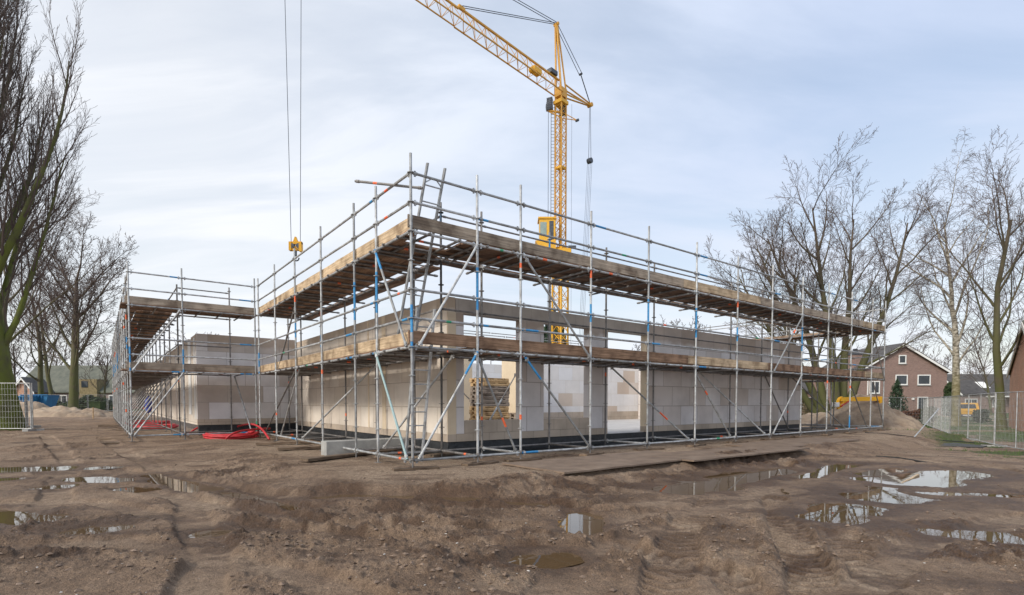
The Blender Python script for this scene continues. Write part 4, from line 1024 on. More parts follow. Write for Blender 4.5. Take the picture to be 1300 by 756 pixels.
def tree(name, label, loc, cfg, seed, mats, group=None, rz=0, parts=('trunk', 'crown'), cat='tree'):
    r_ = random.Random(seed); tr = MB(); cr = MB(); lim = cfg['levels']
    sides = cfg.get('sides', [12, 7, 4, 3, 3, 3])
    def grow(p, d, L, r, lv):
        ns = cfg['segs'][lv]; tropic = cfg['trop'][lv]; jit = cfg['jit'][lv]; pts = [p]; rad = [r]; dirs = [d]
        r1 = r*cfg['taper'][lv]
        for i in range(ns):
            d = unit(d[0]+r_.gauss(0, jit), d[1]+r_.gauss(0, jit), d[2]+r_.gauss(0, jit)+tropic)
            p = (p[0]+d[0]*L/ns, p[1]+d[1]*L/ns, p[2]+d[2]*L/ns); pts.append(p); dirs.append(d)
            rad.append(max(r+(r1-r)*((i+1)/ns)**.9, cfg.get('rmin', .006)))
        if lv == 0:
            rad[0] *= cfg.get('flare', 1.35)
        tubefast(tr if lv < cfg.get('split', 2) else cr, pts, rad, sides[lv])
        if lv+1 >= lim: return
        nc = cfg['n'][lv]; nc = max(1, int(nc*(.6+.4*L/cfg['Lref'][lv]))) if lv else nc
        az = r_.uniform(0, 2*PI)
        for c in range(nc):
            f = cfg['start'][lv]+(1-cfg['start'][lv])*((c+r_.random()*.8)/nc); f = min(f, .99); x = f*ns; i = int(x); t = x-i
            q = tuple(pts[i][k]*(1-t)+pts[i+1][k]*t for k in range(3)); dd = dirs[i+1]; rr = rad[i]*(1-t)+rad[i+1]*t
            az += 2.4+r_.uniform(-.5, .5); ang = cfg['ang'][lv]*r_.uniform(.75, 1.25)*(1-cfg.get('angfall', .25)*f)
            a = unit(*( (dd[1], -dd[0], 0) if abs(dd[2]) < .99 else (1, 0, 0)))
            b = (dd[1]*a[2]-dd[2]*a[1], dd[2]*a[0]-dd[0]*a[2], dd[0]*a[1]-dd[1]*a[0])
            s_, c_ = math.sin(ang), math.cos(ang); ca, sa = math.cos(az), math.sin(az)
            nd = unit(*(dd[k]*c_+(a[k]*ca+b[k]*sa)*s_ for k in range(3)))
            fall = cfg['fall'][lv]
            grow(q, nd, L*cfg['len'][lv]*(1-fall*f)*r_.uniform(.75, 1.2), min(rr*.85, r*cfg['rad'][lv]*(1-.4*f)*r_.uniform(.8, 1.15)), lv+1)
    stems = cfg.get('stems', [((0, 0, 1), 1., (0, 0))])
    for d, sc, off in stems:
        grow((off[0], off[1], -.25), unit(*d), cfg['H']*sc, cfg['r']*sc, 0)
    root = empty(name, loc, rz, label, cat, group)
    link(parts[0], tr.mesh(parts[0], mats[0], True), root); link(parts[1], cr.mesh(parts[1], mats[1]), root)
    return root
def ground_at(px, Y, extra=0):
    x = (px-650)/F*Y*1.0; return (x, Y, hz(x, Y)+extra)
UPR = dict(H=19, r=.56, levels=5, segs=[12, 10, 7, 4, 3], trop=[.03, .15, .15, .10, .05], jit=[.03, .04, .055, .09, .13], taper=[.12, .14, .2, .3, .5],
           n=[34, 18, 11, 8, 0], Lref=[19, 10, 4, 1.6, 1], start=[.14, .1, .12, .1, 0], ang=[.68, .50, .45, .5, .5], len=[.70, .42, .42, .45, .4], fall=[.55, .5, .4, .4, .4], rad=[.32, .30, .36, .5, .5], rmin=.0055, split=2, angfall=.35)
BIG = dict(UPR)
tree('big_tree', 'big mossy tree with steep upright limbs behind the mesh fence at the left edge', ground_at(7, 22.5), BIG, 5, (M['bark_moss'], M['twig']), 'bare trees on the left')
SPR = dict(H=11, r=.42, levels=5, segs=[10, 9, 7, 5, 3], trop=[.02, .07, .06, .04, .02], jit=[.05, .08, .10, .13, .16], taper=[.3, .14, .2, .3, .5],
           n=[13, 13, 10, 7, 0], Lref=[12, 7, 3.5, 1.6, 1], start=[.28, .15, .12, .1, 0], ang=[.85, .7, .7, .7, .6], len=[.72, .5, .48, .45, .4], fall=[.45, .45, .4, .4, .4], rad=[.40, .36, .40, .5, .5], rmin=.009, split=2)
tree('bare_tree', 'bare spreading tree behind the big mossy one, its fine crown reaching right of it', ground_at(14, 34), dict(SPR, H=14, r=.24, n=[11, 11, 9, 7, 0], rmin=.007), 12, (M['bark_moss2'], M['twig']), 'bare trees on the left')
tree('bare_tree', 'bare forked tree with a green trunk before the far left mesh fence', ground_at(92, 48), dict(SPR, H=12.5, r=.42, rmin=.014), 21, (M['bark_moss2'], M['twig']), 'bare trees on the left')
tree('bare_tree', 'thin bare tree left of the forked one, near the blue skip', ground_at(52, 55), dict(SPR, H=12, r=.30, rmin=.014, n=[9, 8, 6, 4, 0]), 23, (M['bark_moss2'], M['twig']), 'bare trees on the left')
tree('bare_tree', 'slim leaning bare tree between the blue skip and the forked tree', ground_at(68, 62), dict(SPR, H=13, r=.27, rmin=.015, n=[9, 8, 6, 4, 0]), 29, (M['bark_moss2'], M['twig']), 'bare trees on the left')
tree('bare_tree', 'low bare shrub-like tree before the grey roofed building right of the forked tree', ground_at(134, 66), dict(SPR, H=7, r=.16, rmin=.015, n=[9, 8, 6, 4, 0]), 30, (M['bark_brown'], M['twig']), 'bare trees on the left')
# right
MUL = dict(SPR, H=16.2, r=.33, stems=[((-.50, .05, 1), .86, (-.35, 0)), ((-.28, .15, 1), .93, (-.15, .2)), ((-.07, -.15, 1), .95, (-.05, -.2)), ((.13, .1, 1), .98, (.2, 0)), ((.33, -.05, 1), .93, (.4, .1)), ((-.82, .0, 1), .78, (-.45, .1))], segs=[12, 8, 6, 4, 3],
           n=[11, 10, 9, 7, 0], len=[.44, .50, .50, .5, .45], start=[.3, .12, .1, .1, 0], taper=[.12, .14, .2, .3, .5], ang=[.7, .65, .65, .65, .6], trop=[.045, .05, .04, .03, .02], rad=[.32, .34, .38, .5, .5], rmin=.0075, jit=[.04, .07, .09, .12, .15])
mt = tree('multi_stem_tree', 'large bare mossy tree with several splayed stems behind the right end of the scaffold', ground_at(1062, 36), MUL, 41, (M['bark_moss2'], M['twig']), 'bare trees on the right')
mt.scale = (1.04, 1.04, .93)
BIR = dict(SPR, H=15.6, r=.28, stems=[((0.03, 0, 1), 1., (0, 0))], segs=[14, 10, 8, 6, 4], n=[13, 11, 9, 8, 0], start=[.26, .12, .1, .1, 0], ang=[.6, .65, .7, .8, .6], trop=[.02, .035, -.02, -.14, -.2], len=[.58, .45, .5, .6, .5], taper=[.15, .14, .2, .4, .5], rmin=.007, rad=[.38, .34, .38, .5, .5], jit=[.055, .09, .12, .12, .1])
bt = tree('birch_tree', 'birch with flaky white trunk between the brown brick house and the yellow car', ground_at(1213, 36), BIR, 52, (M['birch'], M['twig_birch']), 'bare trees on the right')
bt.scale = (1, 1, .93)
tree('bare_tree', 'dark trunked bare tree right of the birch, before the orange brick wall', ground_at(1272, 32), dict(SPR, H=12.4, r=.26, rmin=.007, n=[11, 11, 9, 7, 0], ang=[.6, .6, .65, .7, .6], start=[.3, .12, .1, .1, 0]), 61, (M['bark_moss2'], M['twig']), 'bare trees on the right')
THIN = dict(SPR, H=11, r=.16, levels=4, rmin=.018, n=[14, 8, 6, 0], segs=[8, 6, 5, 3], start=[.25, .12, .1, 0])
tree('bare_tree', 'small thin bare tree above the dark roofed house between birch and dark tree', ground_at(1258, 70), THIN, 71, (M['bark_brown'], M['twig']), 'bare trees on the right')
far_spots = [(1172, 95, 'bare far tree rising right behind the gable of the brown brick house', 1.0), (1195, 100, 'bare far tree between the brown brick house and the birch', .9), (858, 62, 'bare treetop showing over the block wall right of the crane', .95), (815, 78, 'lower bare treetop seen over the lintel right of the crane', .85),
             (905, 90, 'bare treetop over the long block wall, farther right', .8), (20, 92, 'pale far bare tree behind the big mossy tree', 1.2), (112, 98, 'bare far tree over the grey roof, right of the forked tree', 1.), (143, 105, 'bare far tree over the grey roof next to the scaffold', .9), (262, 60, 'bare treetop peeping over the left wing wall', .75), (1235, 110, 'bare far tree behind the dark roofed house', .9), (75, 110, 'bare far tree behind the middle of the grey roof', 1.1)]
FAR = dict(SPR, H=9.5, r=.2, levels=5, rmin=.022, n=[10, 9, 6, 4, 0], segs=[8, 7, 5, 4, 2])
ft = None
for i, (px, Y, lab, sc) in enumerate(far_spots):
    if ft is None: ft = tree('far_tree', lab, ground_at(px, Y), FAR, 83, (M['bark_brown'], M['twig']), 'far bare trees'); o = ft
    else: o = copy_tree(ft); relabel(o, lab)
    o.location = ground_at(px, Y); o.rotation_euler = (0, 0, i*1.9); o.scale = (sc, sc, sc)

# ------------------------------------------------------------------ leafy things
def leaves(mb, n, fn, size, seed, flat=.5):
    r_ = random.Random(seed)
    for _ in range(n):
        x, y, z = fn(r_); s = size*r_.uniform(.6, 1.4)
        a = Vector((r_.gauss(0, 1), r_.gauss(0, 1), r_.gauss(0, 1))).normalized(); b = a.orthogonal().normalized()*s; c_ = a.cross(b).normalized()*s*flat
        p = Vector((x, y, z)); mb.add([tuple(p-b), tuple(p-c_), tuple(p+b), tuple(p+c_)], [(0, 1, 2, 3)])
def conifer(name, label, loc, H, W, n, size, seed, grp=None):
    def fn(r_):
        h = r_.random()**1.2; t = r_.uniform(0, 2*PI); lump = .8+.35*math.sin(h*23+t*3)+.2*math.sin(t*5+h*9)
        rr = W*(1-h)**.7*lump*math.sqrt(r_.uniform(.25, 1)); return (rr*math.cos(t), rr*math.sin(t), .12*H+.88*H*h+r_.gauss(0, .02*H))
    mb = MB(); leaves(mb, n, fn, size, seed); root = empty(name, loc, 0, label, 'tree', grp); build('crown', mb, M['conifer'], root)
    mb = MB(); mb.tube([(0, 0, -.2), (0, 0, H*.85)], [H*.02, H*.006], 6); build('trunk', mb, M['bark_brown'], root); return root
conifer('conifer_tree', 'tall dark green conifer behind the crane mast', ground_at(702, 78), 14.6, 4.6, 9000, .3, 3)
conifer('small_evergreen', 'small dark evergreen tree before the brown brick house', ground_at(1138, 55), 3.9, 1.1, 3000, .09, 4)
def hedge(name, x0, x1, y, d, z0, h, n, size, mat, seed, label, cat, grp=None, y1=None):
    L = math.hypot(x1-x0, (y1 if y1 is not None else y)-y); a = math.atan2((y1 if y1 is not None else y)-y, x1-x0)
    def fn(r_):
        x = r_.uniform(0, L); top = h*(.85+.25*math.sin(x*.9+seed)+.1*math.sin(x*3.1)); z = top*r_.random()**.6
        return (x, r_.uniform(-d/2, d/2)*(1-.3*z/h), z)
    mb = MB(); leaves(mb, n, fn, size, seed, .7); o = build(name, mb, mat, None, (x0, y, z0), (0, 0, a)); return tag(o, label, cat, grp)
g = lambda px, Y: (px-650)/F*Y
hedge('hedge', g(1112, 50), g(1168, 50), 50, 1.0, -.4, 1.05, 4000, .09, M['hedge_red'], 3, 'reddish brown clipped hedge at the foot of the brown brick house', 'hedge')
hedge('hedge', g(-60, 66), g(160, 66), 66, 1.5, .1, 1.7, 7000, .16, M['hedge'], 5, 'dark green hedge behind the far left mesh fence', 'hedge')
hedge('bush', g(1172, 40), g(1186, 40), 40, 1.0, -.4, 1.1, 900, .09, M['hedge'], 7, 'low green bush behind the mesh fence left of the birch trunk', 'bush', 'bushes behind the right fence')
hedge('bush', g(1240, 42), g(1252, 42), 42, 1.0, -.4, .9, 800, .09, M['hedge'], 8, 'low green bush right of the yellow car', 'bush', 'bushes behind the right fence')
hedge('bush', g(1022, 45), g(1050, 45), 45, 2, -.4, 1.9, 2200, .1, M['reeds'], 9, 'tawny brush heap behind the right end of the building', 'bush')
hedge('bush', g(1203, 62), g(1211, 62), 62, 1.8, -.4, 3.6, 4500, .14, M['hedge'], 19, 'tall dark green ivy bush between the brown house and the birch', 'bush')
o = hedge('distant_wood', -190, 260, 150, 6, 0, 4.2, 16000, .7, M['hedge'], 11, 'x', 'x'); 
del o['label'], o['category']; o['kind'] = 'stuff'
# grass tufts right and along the fences
mb = MB(); r_ = random.Random(5); GX = []
cnt = 0; xs = []; 
while cnt < 26000:
    x = r_.uniform(10, 40); y = r_.uniform(12, 48); xs.append((x, y)); cnt += 1
xa = np.array(xs); uu = (xa[:, 0]-OX)*UX+(xa[:, 1]-OY)*UY; vv = (xa[:, 0]-OX)*VX+(xa[:, 1]-OY)*VY
g1 = sstep(uu, 22.5, 26)*sstep(fbm(xa[:, 0], xa[:, 1], 2.5, 3, 240)+.12*sstep(xa[:, 1], 26, 34), -.08, .08)
g2 = sstep(xa[:, 0]-.62*xa[:, 1], 2.5, 4.5)*sstep(xa[:, 1], 13, 17)*sstep(fbm(xa[:, 0], xa[:, 1], 1.3, 3, 250), -.02, .14)*.9*(1-sstep(vv, -2, 0))
gm = np.maximum(g1, g2); hh = base_h(xa[:, 0], xa[:, 1])
for (x, y), k, h in zip(xs, gm, hh):
    if r_.random() > k: continue
    for b in range(3):
        a = r_.uniform(0, PI); L = r_.uniform(.05, .13); w = .012; dx, dy = math.cos(a)*w, math.sin(a)*w; qx, qy = x+r_.gauss(0, .05), y+r_.gauss(0, .05)
        mb.add([(qx-dx, qy-dy, h-.02), (qx+dx, qy+dy, h-.02), (qx+r_.gauss(0, .03), qy+r_.gauss(0, .03), h+L)], [(0, 1, 2)])
o = build('grass_tufts', mb, M['grassblade']); o['kind'] = 'stuff'

# stones and clods strewn over the mud
def strewn(name, n, mat, smin, smax, seed, region):
    r_ = random.Random(seed); mb = MB(); pts = []
    while len(pts) < n:
        a = region[0]*(region[1]/region[0])**r_.random(); t = r_.uniform(-1.05, 1.05); pts.append((a*t, a))
    X = np.array([p[0] for p in pts]); Y = np.array([p[1] for p in pts]); H, wet, sand, grass, tm, ch = ground_arrays(X[None, :], Y[None, :]); H = H[0]; ch = ch[0]; wet = wet[0]; tm = tm[0]
    for i in range(n):
        if wet[i] > .75 or tm[i] > .4 or r_.random() > .08+.8*ch[i]**1.5: continue
        s = smin+(smax-smin)*r_.random()**3.5; vs = []
        for k in range(6):
            d = [(1, 0, 0), (-1, 0, 0), (0, 1, 0), (0, -1, 0), (0, 0, 1), (0, 0, -1)][k]
            q = s*r_.uniform(.5, 1.2); vs.append((X[i]+d[0]*q+r_.gauss(0, .2*s), Y[i]+d[1]*q+r_.gauss(0, .2*s), H[i]+.2*s+d[2]*q*.6))
        mb.add(vs, [(4, 0, 2), (4, 2, 1), (4, 1, 3), (4, 3, 0), (5, 2, 0), (5, 1, 2), (5, 3, 1), (5, 0, 3)])
    o = build(name, mb, mat); o['kind'] = 'stuff'
strewn('pebbles', 2600, M['stone'], .003, .017, 3, (2.4, 16))
strewn('mud_clods', 30000, M['clod'], .005, .034, 4, (2.4, 18))

# ------------------------------------------------------------------ mounds
def mound(name, px, Y, rx, ry, h, mat, seed, label, grp, rz=0):
    x0 = g(px, Y); z0 = hz(x0, Y); n = 60; mb = MB(); vs = []
    t = np.linspace(-1, 1, n); A, B = np.meshgrid(t, t, indexing='ij'); d = np.hypot(A, B)
    d2 = d*(1+.35*fbm(A, B, .9, 3, seed))
    z = h*np.clip(1-d2, 0, 1)**.85*(1+.35*fbm(A*1., B, .5, 4, seed+5))+.16*fbm(A, B, .18, 3, seed+9)*(d < .97)*h-.04-.25*sstep(d, .85, 1.0)
    for i in range(n):
        for j in range(n): vs.append((A[i, j]*rx, B[i, j]*ry, float(z[i, j])))
    mb.add(vs, [(i*n+j, (i+1)*n+j, (i+1)*n+j+1, i*n+j+1) for i in range(n-1) for j in range(n-1)])
    return tag(build(name, mb, mat, None, (x0, Y, z0), (0, 0, rz), True), label, 'mound', grp)
mound('sand_heap', 36, 47, 2.6, 2.6, 1.5, M['sandpile'], 3, 'heaped sand just right of the big mossy trunk, before the blue skip', 'sand heaps on the left')
mound('sand_heap', 72, 45, 2.7, 2.3, 1.05, M['sandpile'], 13, 'pale sand heap before the far left fence, left of the forked tree', 'sand heaps on the left')
mound('sand_heap', 118, 44, 2.0, 1.8, .85, M['rubble'], 23, 'greyish dirt heap right of the forked tree trunk', 'sand heaps on the left')
mound('dirt_mound', 1098, 27.5, 3.1, 3.0, 1.78, M['rubble'], 33, 'big dirt mound behind the right end of the scaffold under the yellow beam', 'dirt mounds on the right')
mound('dirt_mound', 1042, 31, 2.6, 2.4, 1.3, M['sandpile'], 43, 'lower sandy mound left of the big dirt mound', 'dirt mounds on the right')
mb = MB(); mb.tube([(0, 0, 0), (.02, 0, .95)], .03, 6); x = g(118, 38); tag(build('stake', mb, M['pallet'], None, (x, 38, hz(x, 38)-.1)), 'thin wooden stake standing in the open mud at the left', 'stake')

# yellow beam on the mound
a = at(1066, 508, 26.3); b = at(1117, 506.5, 26.8)
lb = empty('lifting_beam', (a.x, a.y, a.z), math.atan2(b.y-a.y, b.x-a.x), 'bright yellow steel beam with a hooked left end on top of the dirt mound', 'beam')
L = math.hypot(b.x-a.x, b.y-a.y)
mb = MB(); mb.beam((0, 0, .03), (L, 0, .06), .2, .2); mb.box(L-.12, L+.02, -.13, .13, -.25, .17); mb.beam((.1, 0, -.15), (.55, 0, .0), .12, .1); build('beam', mb, M['yellow_machine'], lb)
mb = MB(); mb.tube([(.12-.22*math.sin(t*PI/8), 0, -.1+.2*math.cos(t*PI/8)) for t in range(9)], .075, 8); mb.beam((.12, 0, -.3), (-.12, 0, -.42), .1, .08); build('hook', mb, M['yellow_machine'], lb)
mb = MB(); mb.box(-.33, -.12, -.12, .12, -.33, -.12); build('end_box', mb, M['white'], lb)
mb = MB(); mb.beam((.45, -.11, -.05), (-.05, -.11, -.33), .03, .05); build('strap', mb, M['red_hose'], lb)

# ------------------------------------------------------------------ mesh fences
WIRE = M['galv']
def panel(A, B, label, grp, h=2.0, cat='fence', foot=True):
    A = Vector(A); B = Vector(B); d = B-A; L = math.hypot(d.x, d.y); za, zb = A.z, B.z
    root = empty('mesh_fence', (A.x, A.y, A.z), math.atan2(d.y, d.x), label, cat, grp)
    sl = (zb-za)/L; r0 = .021
    mb = MB()
    for x in (.03, L-.03): mb.tube([(x, 0, .0+sl*x), (x, 0, h+sl*x)], r0, 6)
    mb.tube([(.03, 0, h-.02), (L-.03, 0, h-.02+sl*L)], r0*.8, 6); mb.tube([(.03, 0, .14), (L-.03, 0, .14+sl*L)], r0*.8, 6)
    if L > 3: mb.tube([(L/2, 0, .14+sl*L/2), (L/2, 0, h+sl*L/2)], .014, 5)
    build('frame', mb, M['galv'], root)
    mb = MB(); n = int(L/.11)
    for k in range(1, n):
        x = L*k/n; mb.beam((x, 0, .14+sl*x), (x, 0, h-.02+sl*x), .005, .005, up=(1, 0, 0))
    for k in range(1, 8): mb.beam((.03, 0, .14+(h-.16)*k/8), (L-.03, 0, .14+(h-.16)*k/8+sl*L), .006, .006)
    build('wire_mesh', mb, M['galv'], root)
    if foot:
        for x in (0.0, L):
            mb = MB(); mb.box(x-.11, x+.11, -.34, .34, -.02+sl*x, .12+sl*x); build('foot', mb, M['concrete'], root)
    return root
def P3(px, Y, z=None): x = g(px, Y); return (x, Y, hz(x, Y) if z is None else z)
GF = 'mesh fence panels on the right'
panel((15.75, 15.9, -.43), (17.3, 19.2, -.44), 'nearest mesh fence panel, running out of the frame at the right edge', GF)
panel((17.3, 19.2, -.44), (19.5, 22.9, -.46), 'mesh fence panel between the nearest one and the panel before the yellow car', GF)
panel((19.5, 22.9, -.46), (21.75, 26.6, -.48), 'mesh fence panel before the yellow car, ending at the bundled posts', GF)
for k in range(4):
    a = Vector((21.75, 26.6, -.48)).lerp(Vector((29.9, 39, -.45)), k/4); b = Vector((21.75, 26.6, -.48)).lerp(Vector((29.9, 39, -.45)), (k+1)/4)
    panel(a, b, '%s panel of the foreshortened fence leading back from the bundled posts' % words[k], GF, foot=False)
for k in range(4):
    x1 = 29.9-3.1*k; panel((x1-3.05, 39.2, -.42), (x1, 39.1, -.42), '%s panel from the right of the low far fence behind the dirt mound' % words[k], GF, foot=False)
# leaning brace tube at fence
pa = gp(1160, 556); pb = at(1192, 519, pa.y+1.2)-pa; tag((lambda mb: (mb.tube([(0, 0, 0), tuple(pb)], .022, 6), build('fence_brace', mb, M['galv'], None, (pa.x, pa.y, pa.z)))[1])(MB()), 'thin grey tube slanting up from the ground to brace the receding fence', 'brace')
GL = 'mesh fence panels on the left'
z = .03
panel(P3(-78, 21.6), P3(40, 21.8), 'near mesh fence panel before the big mossy trunk at the left edge', GL)
panel(P3(41.5, 21.9), P3(39.5, 25.2), 'mesh fence panel seen edge on, turning back beside the big mossy trunk', GL)
panel(P3(32, 22.6), P3(35, 25.6), 'second edge-on fence panel stacked behind the first, left one', GL, foot=False)
for k in range(6):
    x0 = 4+25*k+(8 if k > 2 else 0); panel(P3(x0, 60+k*.6), P3(x0+37 if k > 9 else x0+24.5+(8 if k == 2 else 0), 60.6+k*.6), '%s panel from the left of the far fence before the grey roofed building' % words[k], GL, foot=False)

# ------------------------------------------------------------------ houses
def hbox(root, name, boxes, mat, par=None):
    mb = MB()
    for b in boxes: mb.box(*b)
    return build(name, mb, mat, par or root)
def window(root, x0, x1, z0, z1, y=0., fr=.12, mul=1, split=False):
    """facing -y in the house frame"""
    f = hbox(root, 'window', [(x0, x1, y-.06, y+.02, z0, z0+fr), (x0, x1, y-.06, y+.02, z1-fr, z1), (x0, x0+fr, y-.055, y+.02, z0+fr, z1-fr), (x1-fr, x1, y-.055, y+.02, z0+fr, z1-fr)] + ([((x0+x1)/2-.04, (x0+x1)/2+.04, y-.05, y+.02, z0+fr, z1-fr)] if split else []), M['white'])
    hbox(root, 'pane', [(x0+fr, x1-fr, y-.02, y+.03, z0+fr, z1-fr)], M['glass'], f)
    hbox(root, 'sill', [(x0-.05, x1+.05, y-.12, y+.02, z0-.08, z0-.002)], M['concrete'], f); return f
def gable_house(label, cx, Y, zg, W, D, ze, zr, rz, wallm, roofm, over=.35, cat='house'):
    root = empty('house', (cx, Y, zg), rz, label, cat)
    mb = MB(); h = W/2
    mb.add([(-h, 0, 0), (h, 0, 0), (h, 0, ze), (0, 0, zr), (-h, 0, ze), (-h, D, 0), (h, D, 0), (h, D, ze), (0, D, zr), (-h, D, ze)], [(0, 1, 2, 3, 4), (9, 8, 7, 6, 5), (0, 4, 9, 5), (1, 6, 7, 2)])
    build('wall', mb, wallm, root)
    mb = MB(); sl = (zr-ze)/h
    for s in (-1, 1):
        a = Vector((s*(h+over), -over, ze-sl*over+.03)); b = Vector((0, -over, zr+.03)); t = Vector((0, 0, .2))
        vs = [a, b, b+t, a+t]; vs += [v+Vector((0, D+2*over, 0)) for v in vs]
        mb.add([tuple(v) for v in vs], [(0, 1, 2, 3), (7, 6, 5, 4), (3, 2, 6, 7), (0, 4, 5, 1), (0, 3, 7, 4)])
    build('roof', mb, roofm, root)
    mb = MB()
    for s in (-1, 1): mb.beam((s*(h+over), -over-.03, ze-sl*over+.0), (0, -over-.03, zr+.0), .05, .28, up=(0, 1, 0)) if False else mb.add([(s*(h+over), -over-.04, ze-sl*over-.16), (0, -over-.04, zr-.16), (0, -over-.04, zr+.12), (s*(h+over), -over-.04, ze-sl*over+.12), (s*(h+over), -over+.02, ze-sl*over-.16), (0, -over+.02, zr-.16), (0, -over+.02, zr+.12), (s*(h+over), -over+.02, ze-sl*over+.12)], [(0, 1, 2, 3), (7, 6, 5, 4), (0, 4, 5, 1), (3, 2, 6, 7), (0, 3, 7, 4)])
    build('bargeboard', mb, M['white'], root)
    return root
# brown brick house on the right
HY = 66.; zg = -.4
def hx(px): return g(px, HY)-g(1144, HY)
def hzz(py): return at(1144, py, HY).z-zg
H1 = gable_house('brown brick house with white edged gable and framed windows right of the scaffold', g(1144, HY), HY, zg, hx(1201)*2, 10, hzz(472), hzz(438), 0, M['brick'], M['rooftile'])
window(H1, hx(1139), hx(1148.5), hzz(462), hzz(451)); window(H1, hx(1135.5), hx(1151), hzz(489), hzz(476)); window(H1, hx(1163.5), hx(1180), hzz(489), hzz(476)); window(H1, hx(1128), hx(1144.5), hzz(517), hzz(504), split=True)
window(H1, hx(1103), hx(1116), hzz(500), hzz(484), split=True)
dr = hbox(H1, 'door', [(hx(1165), hx(1176), -.05, .02, .05, hzz(505))], M['glass']); hbox(H1, 'frame', [(hx(1164), hx(1165), -.08, .02, .05, hzz(504.2)), (hx(1176), hx(1177), -.08, .02, .05, hzz(504.2)), (hx(1165), hx(1176), -.08, .02, hzz(505), hzz(504.2))], M['white'], dr)
hbox(H1, 'wall_lamp', [(hx(1157), hx(1159), -.2, .0, hzz(508), hzz(505.5))], M['white']); hbox(H1, 'downpipe', [(hx(1100), hx(1101), -.1, .0, .1, hzz(484))], M['white'])
ch = hbox(H1, 'chimney', [(hx(1092), hx(1103), 1.5, 2.6, hzz(484), hzz(449))], M['brick']); hbox(H1, 'chimney_cap', [(hx(1091), hx(1104), 1.4, 2.7, hzz(449)+.002, hzz(447)), (hx(1095), hx(1099), 1.8, 2.2, hzz(447), hzz(441))], M['darkmetal'], ch)
# dark roofed house between birch and the orange wall
HY2 = 82.
def sidehouse(label, px0, px1, Y, yr, ye, zg, wallm, roofm, depth=8.):
    x0, x1 = g(px0, Y), g(px1, Y); L = x1-x0; zr = at(px0, yr, Y+depth/2).z-zg; ze = at(px0, ye, Y).z-zg
    r = gable_house(label, x0, Y+depth/2, zg, depth, L, ze, zr, -PI/2, wallm, roofm)     # gable faces -x, ridge along x
    r.rotation_euler = (0, 0, -PI/2); return r, L, ze, zr
H2, L2, ze2, zr2 = sidehouse('low house with dark tiled roof and skylight between birch and dark tree', 1222, 1325, HY2, 477, 500, -.4, M['brick'], M['rooftile'])
# its frame: x local -> world -y ... front wall (towards the camera) is local x=+W/2
def sidewin(root, W, y0, y1, z0, z1, name='window'):
    f = hbox(root, name, [(W/2-.02, W/2+.05, y0, y1, z0, z1)], M['white'])
    hbox(root, 'pane', [(W/2+.03, W/2+.06, y0+.12, (y0+y1)/2-.05, z0+.12, z1-.12), (W/2+.03, W/2+.06, (y0+y1)/2+.05, y1-.12, z0+.12, z1-.12)], M['glass'], f)
sidewin(H2, 8., .3, 2.2, .9, 2.2); sidewin(H2, 8., 4.5, 6.2, .9, 2.2); sidewin(H2, 8., 7.2, 8.6, .1, 2.2, 'door')
hbox(H2, 'porch_roof', [(4.05, 5.6, 3.4, L2, ze2-.55, ze2-.35)], M['white'])
mb = MB(); sl = (zr2-ze2)/4.
for (a, b) in ((3.6, 5.0),):
    vs = [(4-.9, a, ze2+sl*.9+.26), (4-.9, b, ze2+sl*.9+.26), (4-2.2, b, ze2+sl*2.2+.26), (4-2.2, a, ze2+sl*2.2+.26)]
    mb.add(vs+[(x, y, z-.12) for x, y, z in vs], [(0, 1, 2, 3), (7, 6, 5, 4), (0, 4, 5, 1), (1, 5, 6, 2), (2, 6, 7, 3), (3, 7, 4, 0)])
build('skylight', mb, M['white'], H2)
# orange brick house at the right edge: gable seen almost edge on
A_ = Vector((31.7, 34.2)); B_ = Vector((25.6, 26.0)); mid = (A_+B_)/2; W3 = (B_-A_).length
H3 = gable_house('steep orange brick house wall at the right edge, with a mossy roof edge', mid.x, mid.y, -.42, W3, 9, 3.4, 6.0, math.atan2(B_.y-A_.y, B_.x-A_.x)+0, M['brick_orange'], M['rooftile_moss'], over=.12)

# grey roofed long building far left
H4, L4, ze4, zr4 = sidehouse('long low building with a mossy grey roof behind the far left fence', 20, 176, 86., 466, 497, .1, M['brick'], M['rooftile_moss'], 9.)
for y0 in (2., 6.5, 15.): sidewin(H4, 9., y0, y0+1.8, .9, 2.3)
xx = 88/680*90*1.0; hbox(H4, 'dormer', [(2.4, 5.2, g(106, 86)-g(20, 86), g(128, 86)-g(20, 86), ze4-.9, ze4+1.9)], M['reeds']); hbox(H4, 'dormer_window', [(5.2, 5.26, g(109, 86)-g(20, 86), g(117, 86)-g(20, 86), ze4+.6, ze4+1.6)], M['glass'])
H5 = gable_house('small orange brick gable left of the long grey roof', g(31, 80), 80., .1, 3.0, 3, 2.9, 4.7, 0, M['brick_orange'], M['rooftile'])
window(H5, -.6, .6, 1., 2.3)
# low dark building behind the scaffold right end
H6, L6, ze6, zr6 = sidehouse('low building with a dark roof seen under the right end of the scaffold', 985, 1062, 78., 484, 497, -.4, M['brick'], M['rooftile'], 7.)
sidewin(H6, 7., 3.2, 5.2, 1.0, 2.4); sidewin(H6, 7., .6, 2.2, 1.0, 2.4)

